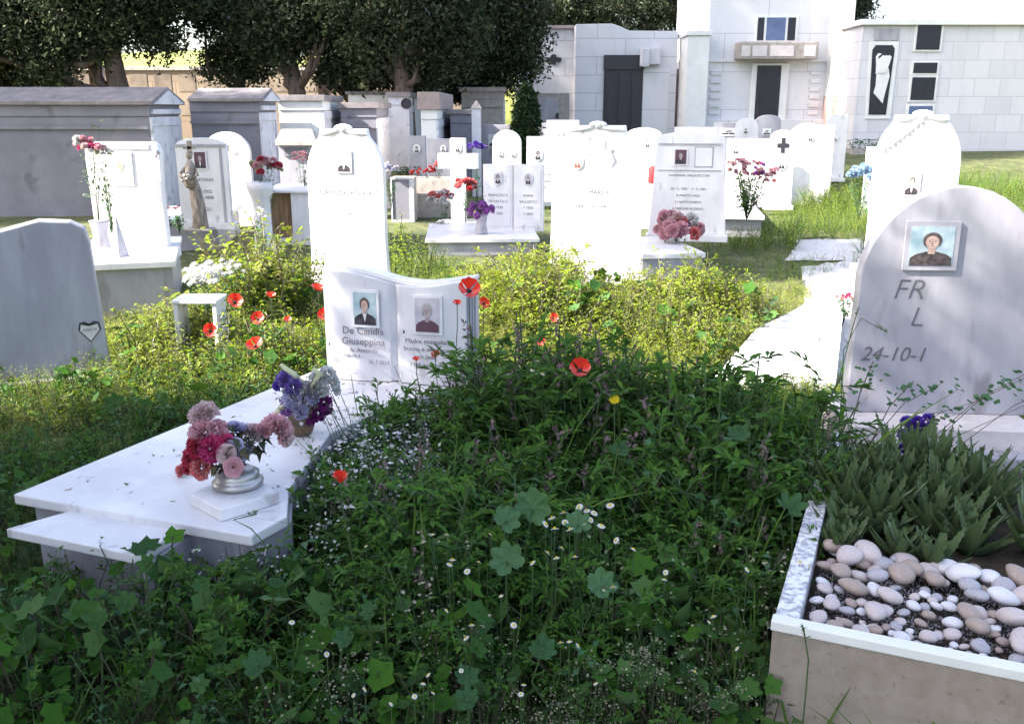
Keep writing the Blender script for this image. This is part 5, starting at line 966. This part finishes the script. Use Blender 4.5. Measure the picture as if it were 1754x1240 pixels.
def sow(name, label, temps, n, box, mask, mats, hs=1.0, lo=.55, hi=1.1, tilt=.2, cap=9):
    x, y = field(n, *box, mask=mask); z = gz(x, y)-.01; s = np.minimum(hveg(x, y), cap)*RS.uniform(lo, hi, len(x))*hs
    return stuff(name, label, temps, np.stack([x,y,z],-1), s, mats, tilt)
NEARB = (-3.4,3.4,1.35,5.0); 
mallowm = lambda x, y: np.clip(1.1*G(x,y,-.85,2.0,1.1,.75)+.9*G(x,y,.2,1.9,.8,.5)+.25+.25*G(x,y,-1.7,3.2,.7,.8),0,1)*(y < 5)
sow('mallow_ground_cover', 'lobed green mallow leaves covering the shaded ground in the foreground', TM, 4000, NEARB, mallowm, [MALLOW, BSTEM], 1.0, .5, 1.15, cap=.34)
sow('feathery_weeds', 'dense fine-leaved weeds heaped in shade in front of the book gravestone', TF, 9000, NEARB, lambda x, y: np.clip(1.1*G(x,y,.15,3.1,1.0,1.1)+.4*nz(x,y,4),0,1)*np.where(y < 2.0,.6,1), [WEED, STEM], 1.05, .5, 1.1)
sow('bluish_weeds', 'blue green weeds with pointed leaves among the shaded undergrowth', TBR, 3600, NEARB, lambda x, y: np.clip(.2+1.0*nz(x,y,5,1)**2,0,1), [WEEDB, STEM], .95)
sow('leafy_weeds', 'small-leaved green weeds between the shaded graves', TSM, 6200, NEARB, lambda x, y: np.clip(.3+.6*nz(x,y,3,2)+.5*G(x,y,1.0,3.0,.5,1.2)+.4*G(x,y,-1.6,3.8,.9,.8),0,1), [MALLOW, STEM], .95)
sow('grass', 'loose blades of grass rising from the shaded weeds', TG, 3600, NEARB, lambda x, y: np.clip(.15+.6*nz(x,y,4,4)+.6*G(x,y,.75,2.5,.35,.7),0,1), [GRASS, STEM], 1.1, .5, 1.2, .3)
sow('white_blossom_weeds', 'tiny white blossoms on bushy weeds along the right edge of the marble slab', TW, 560, (-1.0,.5,2.2,4.3), lambda x, y: np.clip(1.4*np.exp(-((x-(-.62+.30*(y-2.7)))/.13)**2)*np.exp(-((y-3.15)/.48)**2),0,1), [TINYW, STEM], 1.15, .8, 1.2)
sow('seedhead_weeds', 'beige seed heads on thin stalks low in the foreground', TH, 520, (-.5,1.0,1.5,2.3), lambda x, y: np.clip(G(x,y,.22,1.85,.28,.22)+.05,0,1), [BEIGE, STEM], 1.25, .7, 1.15)
sow('spike_weeds', 'dull pink flower spikes standing above the shaded weeds', TSK, 420, (-.7,1.1,2.2,4.2), lambda x, y: np.clip(1.0*G(x,y,.05,3.1,.6,.8)+.05,0,1), [PINKSP, STEM, WEEDB], 1.0, .8, 1.15)
SUNB = (-4.2,4.8,4.3,8.2)
sow('sunlit_weeds', 'weeds heaped between the middle graves, full sun painted into their yellow green', TSM, 19000, SUNB, lambda x, y: np.clip(.35+.5*nz(x,y,3,3)+.6*G(x,y,.25,6.5,.7,.8)+.6*G(x,y,1.35,6.4,.7,.9)+.6*G(x,y,-1.9,6.5,.6,1.1),0,1), [LITWEED, DRYW], 1.0, .5, 1.1)
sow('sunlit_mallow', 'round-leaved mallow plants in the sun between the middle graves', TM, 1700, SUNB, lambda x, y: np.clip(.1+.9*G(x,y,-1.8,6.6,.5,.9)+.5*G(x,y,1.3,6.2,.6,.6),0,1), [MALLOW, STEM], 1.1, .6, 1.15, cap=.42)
sow('sunlit_feathery_weeds', 'pale sun-tinted fine-leaved weeds and stalks between the middle graves', TF, 5200, SUNB, lambda x, y: np.clip(.3+.6*nz(x,y,4,5),0,1), [LITWEED, DRYW], 1.05, .5, 1.15)
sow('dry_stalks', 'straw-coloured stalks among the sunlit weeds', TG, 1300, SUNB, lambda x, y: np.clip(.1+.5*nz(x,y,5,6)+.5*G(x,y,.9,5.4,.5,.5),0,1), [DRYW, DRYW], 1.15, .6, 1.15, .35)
FARB = (-7,12.5,8,21)
sow('distant_grass', 'short green grass between the distant gravestones', TG, 22000, FARB, lambda x, y: np.clip(.35+.5*nz(x,y,1.6,3)-.6*((x < .2)&(y > 9.6)),0,1), [GRASS, DRYW], 1.0, .6, 1.3, .35)
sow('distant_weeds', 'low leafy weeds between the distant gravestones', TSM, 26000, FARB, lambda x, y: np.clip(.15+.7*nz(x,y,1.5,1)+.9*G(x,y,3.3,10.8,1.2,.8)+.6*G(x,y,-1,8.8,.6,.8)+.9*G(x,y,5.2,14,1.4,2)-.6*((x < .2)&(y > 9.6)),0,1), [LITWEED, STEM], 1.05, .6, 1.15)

# --- single plants one can count ------------------------------------------
def surf(px, py, off=.02):
    d = ray(px, py); t = 1.4
    while t < 12:
        p = Vector((0,0,HC))+d*t
        if p.z < float(hveg(np.array([p.x]), np.array([p.y]))[0])*.95+off+float(gz(p.x,p.y)): return p
        t += .02
    return gp(px, py, .1)
def bigleaf(label, px, py, rp, nrm, lob=7, dep=.24, mat=None, group='broad single leaves in the dark weeds'):
    p = surf(px, py, .09); D = p.y*math.cos(PITCH)+(HC-p.z)*math.sin(PITCH); r = .86*rp*D/FPX; t = thing('mallow_plant', label, 'plant', (p.x, p.y, 0), 0, group)
    tb = T(); n = Vector(nrm).normalized(); a = n.cross(Vector((0,1,.1))).normalized(); b_ = n.cross(a); K = lob*8; rings = 4; vs = [Vector((0,0,0))-n*r*.14]; ph = random.uniform(0,6)
    for i in range(1, rings+1):
        q = i/rings
        for k in range(K):
            th = 2*PI*k/K; lobe = abs(math.cos(lob*th/2)); rr = r*q*(1-dep*(1-lobe)*q)*(1+.03*math.sin(k*2.7)*q)*(.55+.45*min(1, min(th, 2*PI-th)/.35)); rib = math.cos(lob*th)*r*.15*q
            vs.append((a*math.cos(th+ph)+b_*math.sin(th+ph))*rr+n*(rib+r*.30*(q*q-1)+r*.12*math.sin(2*th+q*3)*q))
    fs = [(0,1+k,1+(k+1)%K) for k in range(K)]
    for i in range(rings-1):
        for k in range(K): u, v_ = 1+i*K+k, 1+i*K+(k+1)%K; fs += [(u, u+K, v_), (v_, u+K, v_+K)]
    tb.add(vs, fs, 0); v, f, m = tb.arr(); me = tri_mesh('leaf', v, f, m, [mat or BIGLEAF]); me.polygons.foreach_set('use_smooth', [True]*len(me.polygons)); meshobj('leaf', me, t, (0,0,p.z))
    b = MB(); b.tube([(random.uniform(-.08,.08),.06,0),(random.uniform(-.03,.03),.03,p.z*.6),(0,0,p.z-r*.12)], .0028, 5); b.obj('stalk', STEM, t); return t
for a in (('large pale ribbed leaf facing the viewer, left of the chamomile flowers',868,957,37,(-.1,-.8,.7)),('broad leaf standing upright above the pale ribbed one',912,868,40,(-.2,-.9,.3)),('folded pale leaf left of the upright broad leaf',868,888,30,(.3,-.7,.6)),
  ('bluish star-shaped leaf alone in dark weeds before the aloes',1357,863,32,(.05,-.5,.9),6,.4,WEEDB),('dim broad leaf below the chamomile flowers',1032,1000,34,(.3,-.6,.7)),('bluish leaf in the middle of the dark lower weeds',632,1045,20,(-.3,-.6,.7),7,.25,WEEDB),('greyish lobed leaf near the lower left corner',440,1135,30,(0,-.6,.8),7,.25,WEEDB),
  ('dull green lobed leaf by the lower middle seed heads',800,1155,26,(.2,-.6,.8),7,.25,WEEDB),('dark bluish leaf at the right of the lower middle weeds',930,1108,30,(.2,-.5,.8),7,.25,WEEDB),('grey green leaf at the bottom edge',800,1195,26,(-.2,-.5,.8),7,.25,WEEDB),('pale leaf at the left of the lower weeds',590,1090,24,(-.3,-.5,.8),7,.25,WEEDB),
  ('bluish leaf under the chamomile flowers',990,895,28,(.2,-.6,.8)),('blue green leaf right of the yellow daisy',1062,768,22,(.1,-.5,.8),7,.25,WEEDB),('blue green lobed leaf in the weeds before the white slab',1265,740,24,(-.1,-.5,.8),7,.25,WEEDB),('bright lobed leaf below the marble block leg',345,1000,20,(0,-.5,.8),7,.24,MALLOW),
  ('bright green leaf left of the marble block leg',250,965,22,(-.3,-.6,.7),7,.24,MALLOW),('bright green leaf cluster top near the left lower edge',165,1060,26,(-.1,-.6,.8),7,.24,MALLOW),('light green leaf beside the left lower edge',215,1030,24,(.2,-.6,.8),7,.24,MALLOW),('green round leaf in the weeds left of the slab',195,690,22,(-.2,-.7,.6),7,.22,MALLOW)):
    bigleaf(*a)
# chamomile
tb = T()
for k in range(14): a = k*2*PI/14; tb.leaf((math.cos(a)*.2,math.sin(a)*.2,0), (math.cos(a),math.sin(a),-.12), .85, .42, 0, droop=.15)
v_, f_, m_ = tb.arr(); CPM = tri_mesh('petals', v_, f_, m_, [PM['white']]); b = MB(); b.ell((0,0,.08),(.36,.36,.3),10,6); CCM = b.mesh('yellow_centre', PM['yellow'], True)
def chamomile(px, py, rp=7, lab=0):
    rp *= .95; p = surf(px, py, .08); D = p.y*math.cos(PITCH)+(HC-p.z)*math.sin(PITCH); r = rp*D/FPX; t = thing('chamomile_flower', ('small white chamomile flower with yellow centre in the bright cluster right of the broad leaves','small white chamomile flower with yellow centre '+('near the top of the weed mound' if py < 700 else 'by the marble slab corner' if px < 640 else 'beside the planter wall' if px > 1150 else 'just left of the broad pale leaf' if py < 1000 and px < 880 else 'low in the weeds below the broad leaves' if py < 1120 else 'at the bottom edge of the weeds'))[lab], 'flower', (p.x,p.y,0), 0, ('chamomile cluster right of the broad leaves','chamomile flowers scattered in the lower weeds')[lab])
    rot = (random.uniform(.1,.9), random.uniform(-.4,.4), random.uniform(0,6)); b = MB(); b.tube([(random.uniform(-.04,.04),.03,0),(0,0,p.z*.7),(0,0,p.z)],.0012,4); b.obj('stem', STEM, t)
    meshobj('petals', CPM, t, (0,0,p.z), rot, r); meshobj('yellow_centre', CCM, t, (0,0,p.z), rot, r)
for q in ((945,886),(965,878),(985,882),(1005,874),(1012,890),(1000,897),(950,905),(976,906),(1030,900),(935,897),(1045,865),(1055,925),(938,946),(953,955),(985,953),(912,963),(962,938),(1018,878),(992,868),(968,894)): chamomile(q[0], q[1], random.uniform(6,8.5), 0)
for q in ((741,915),(765,915),(725,928),(627,935),(840,915),(775,958),(770,966),(800,978),(820,962),(858,1020),(765,1045),(808,1070),(798,1092),(733,1155),(725,1170),(742,1186),(790,1148),(897,1172),(892,1188),(990,1105),(975,1098),(960,1100),(1020,1170),(1140,980),(1138,992),(1085,940),(1050,1005),(1036,1010),(880,1070),(625,1180),(605,1190),(670,1205),(710,1192),(1215,1065),(1222,1055),(1370,962),(1340,978),(1386,970),(920,618),(912,634),(930,640),(968,640),(890,628),(500,1065),(560,1120),(1280,975),(1262,1110),(1190,1150)): chamomile(q[0], q[1], random.uniform(4.5,7), 1)
# aloes in the planter
def aloe(label, lx, ly, n, L, W, z0=.33, up=.5, mat=ALOE):
    p = inv @ Vector((lx, ly, z0)); t = thing('aloe_plant', label, 'aloe', p, 0, 'aloes in the planter')
    n = int(n*.72); W = W*1.55
    for k in range(n):
        q = k/n; th = k*2.4+random.uniform(-.3,.3); el = .35+up*1.1*(1-q)+random.uniform(-.1,.1); l = L*random.uniform(.75,1.1)*(.75+.25*q); w_ = W*random.uniform(.85,1.1)
        d = Vector((math.cos(th)*math.cos(el), math.sin(th)*math.cos(el), math.sin(el))); a = Vector((-math.sin(th), math.cos(th), 0)); c = Vector(); tb = T(); rows = []; NS = 9
        for i in range(NS+1):
            s = i/NS; ww = w_*.8*(1-s**1.25); u = a.cross(d)*-1
            if i == NS: rows.append([c.copy()]*5)
            else:
                nk = u if u.z > 0 else -u; sp = .012 if i%1 == 0 and 0 < i < NS else 0; rows.append([c-a*(ww/2+.0025*(i%2))+nk*ww*.22, c-a*ww*.25+nk*.0, c-nk*ww*.08, c+a*ww*.25, c+a*(ww/2+.0025*(i%2))+nk*ww*.22])
            d = (d+Vector((0,0,1))*.10*(1 if q > .3 else .02)-Vector((0,0,.03))).normalized(); c = c+d*l/NS
        vs = [p_ for r_ in rows for p_ in r_]; fs = []
        for i in range(NS):
            for j in range(4): u0 = i*5+j; fs += [(u0,u0+1,u0+6),(u0,u0+6,u0+5)]
        und = [r_[2]-Vector((0,0,w_*.25*(1-i/NS))) for i, r_ in enumerate(rows)]; o0 = len(vs); vs += und
        for i in range(NS): fs += [(i*5,o0+i,o0+i+1),(i*5,o0+i+1,i*5+5),(i*5+4,i*5+9,o0+i+1),(i*5+4,o0+i+1,o0+i)]
        for i in range(1, NS):                                     # marginal teeth
            for j, s_ in ((0,-1),(4,1)):
                b0 = rows[i][j]; e = rows[i][j]-(rows[i][j]-rows[min(i+1,NS)][j])*.35; vs += [b0, e, (b0+e)/2+a*s_*.005]; m_ = len(vs); fs += [(m_-3,m_-2,m_-1)]
        tb.add(vs, fs, 0); v, f, m = tb.arr(); meshobj('leaf', tri_mesh('leaf', v, f, m, [mat]), t)
ilv = inv.inverted()
for lab, px, py, n, L, W, up in (('front aloe left of the nearest rosette',1440,950,18,.15,.038,.75),('front aloe right of the nearest rosette',1540,958,20,.17,.04,.8),('front aloe near the right side of the pebbles',1600,975,18,.16,.04,.8),('front aloe at the left by the kerb',1400,945,16,.14,.036,.8),('aloe filling behind the front row',1500,900,26,.24,.045,.95),('aloe filling the right rear',1660,860,26,.28,.05,1.0),('aloe filling right of centre',1590,915,24,.24,.045,.95),('aloe crowding the middle of the clump',1470,862,28,.28,.045,1.0),('aloe crowding the left middle of the clump',1425,875,26,.26,.045,1.0),('aloe crowding the right middle of the clump',1530,862,28,.28,.045,1.0),('tall aloe before the violet spray',1560,830,28,.3,.045,1.05),('aloe at the far right middle of the planter',1610,880,26,.26,.05,.95),('short aloe between the nearest rosette and the left kerb',1425,925,18,.16,.038,.8),('aloe far right near the kerb',1690,880,24,.26,.05,.95),('aloe far right at the front of the clump',1660,945,20,.2,.045,.85),('nearest toothed aloe rosette in front of the dark soil',1487,915,20,.17,.05,.75),('dense dark aloe behind the nearest rosette',1450,880,26,.24,.05,.95),('spiky aloe right of the nearest rosette',1560,880,24,.25,.05,.9),
  ('tall dark aloe clump before the marble step',1500,845,28,.26,.05,1.05),('aloe clump at the back right of the planter',1600,835,24,.28,.05,1.0),('small aloe rosette at the left kerb of the planter',1385,900,18,.18,.042,.8),('aloe half lost in weeds at the left rear of the planter',1400,850,22,.24,.045,.95),('brownish aloe at the rear left corner of the planter',1340,850,18,.2,.04,.9),
  ('pale green aloe at the right side of the planter',1640,920,20,.22,.05,.8),('low aloe offshoot by the pebbles',1440,945,12,.12,.035,.6),('aloe offshoot right of the low one',1545,930,12,.13,.036,.7)):
    q_ = ilv @ gp(px, py, .335); aloe(lab, min(.8, max(.1, q_.x)), min(1.35, q_.y), n, L, W, up=up)
for lab, x, y in (('aloe at the right rear corner of the planter',.74,1.25),('aloe midway along the right kerb',.76,.95),('aloe between the right kerb and the clump',.62,.78),('aloe in front of the right kerb',.76,.66)): aloe(lab, x, y, 22, .23, .045, up=.95)
for k, (x, y) in enumerate(((.35,.58),(.62,.58))):
    p = inv @ Vector((x, y, .335)); b = MB(); a = random.uniform(-.6,.6); b.tube([(-.09*math.cos(a),-.09*math.sin(a),.004),(0,0,.02),(.09*math.cos(a),.09*math.sin(a),.006)], [.003,.006,.003], 6); setp(b.obj('dry_aloe_stem', DRYW, None, p), 'pale dry fallen aloe leaf on the dark planter soil', 'dry leaf', 'dry leaves on the planter soil')
p = inv @ Vector((.86,.55,.34)); t = thing('stone_sphere', 'grey green rounded stone at the right edge of the planter', 'stone', p); b = MB(); b.ell((0,0,.05),(.06,.05,.065),16,12,.02); b.obj('stone', MARBLE2, t, smooth=True)
# branching weed in front of the arched stone
t = thing('branching_weed', 'dark branching weed with round leaves crossing the foot of the arched grey gravestone', 'plant', (1.55, 3.45, .1)); tb = T()
for k in range(9):
    a0 = Vector((-.25+.04*k, random.uniform(-.1,.1), .1)); e = Vector((-.15+.11*k, random.uniform(-.12,.1), random.uniform(.30,.52))); m_ = a0.lerp(e,.55)+Vector((0,0,.06)); tb.stem([a0,m_,e], .006, 1)
    for j in range(16): c = m_.lerp(e, random.random()*1.1)+Vector((random.gauss(0,.03),random.gauss(0,.02),random.gauss(0,.02))); tb.disc(c, (random.gauss(0,.5),-.4,1), random.uniform(.008,.016), 3, .2, 0)
v_, f_, m_ = tb.arr(); meshobj('foliage', tri_mesh('foliage', v_, f_, m_, [WEEDB, BSTEM]), t)
# tall single stalks
for lab, pts, Y in (('tall bent grass stalk in front of the white slab',((1455,745),(1440,640),(1462,555),(1470,530)),3.3),('drooping grass head beside the arched grey stone',((1440,700),(1445,600),(1475,545),(1520,570)),3.4),('thin upright stalk before the white slab',((1390,700),(1400,620),(1405,570)),3.5),('leaning pale stalk right of the yellow daisy',((1165,760),(1172,700),(1178,640)),3.2),('long leaning stalk in the dark right weeds',((1240,790),(1262,740),(1290,672)),3.0),('arching stalk left of the long leaning one',((1035,830),(1045,770),(1075,725)),2.9),
   ('pale curved stalk at the corner of the planter wall',((1380,1190),(1385,1130),(1376,1075)),1.78),('leaning stalk in the weeds at lower left',((330,1090),(355,1030),(395,960)),2.2),('wiry grass hook over the slab corner',((470,950),(430,905),(400,890),(440,880)),2.35)):
    P0 = at(*pts[0], Y); P0.z = 0; t = thing('grass_stalk', lab, 'grass stalk', P0, 0, 'single tall stalks'); PP = [Vector((0,0,0))]+[at(a, c_, Y)-P0 for a, c_ in pts]; b = MB(); b.tube(PP, [.0024]+[.0018]*(len(PP)-1), 5); b.obj('stalk', STEM, t)
    tb = T(); 
    for j in range(12): c = PP[-1].lerp(PP[-2], random.random()*.45); tb.leaf(c, (random.gauss(0,.5),random.gauss(0,.5),1), .018, .005, 0)
    v_, f_, m_ = tb.arr(); meshobj('seed_head', tri_mesh('seed_head', v_, f_, m_, [GRASS]), t)
# grass tuft against the planter wall
p = Vector((.665,1.83,0))
for lab, x, y in (('green grass tuft against the beige planter wall',p.x,p.y),('low weed tuft at the foot of the beige planter wall',.90,1.70)):
    t = thing('grass_tuft', lab, 'grass tuft', (x, y, 0)); v_, f_, m_ = t_grass(26, .045).arr(); meshobj('blades', tri_mesh('blades', v_*.33, f_, m_, [GRASS]), t)
# bits of dry debris lying on the shaded slab
pts = []
while len(pts) < 70:
    x, y = random.uniform(-1.5,-.2), random.uniform(2.5,4.1)
    if inpoly(np.array([x]), np.array([y]), shrink(bslab,.93))[0]: pts.append((x, y, .3565))
stuff('dry_debris', 'scattered dry petals and specks lying on the long marble slab', [clump(2,.006,.012,.1) for _ in range(4)], np.array(pts), RS.uniform(.5,1.2,len(pts)), [DRYW], .1)
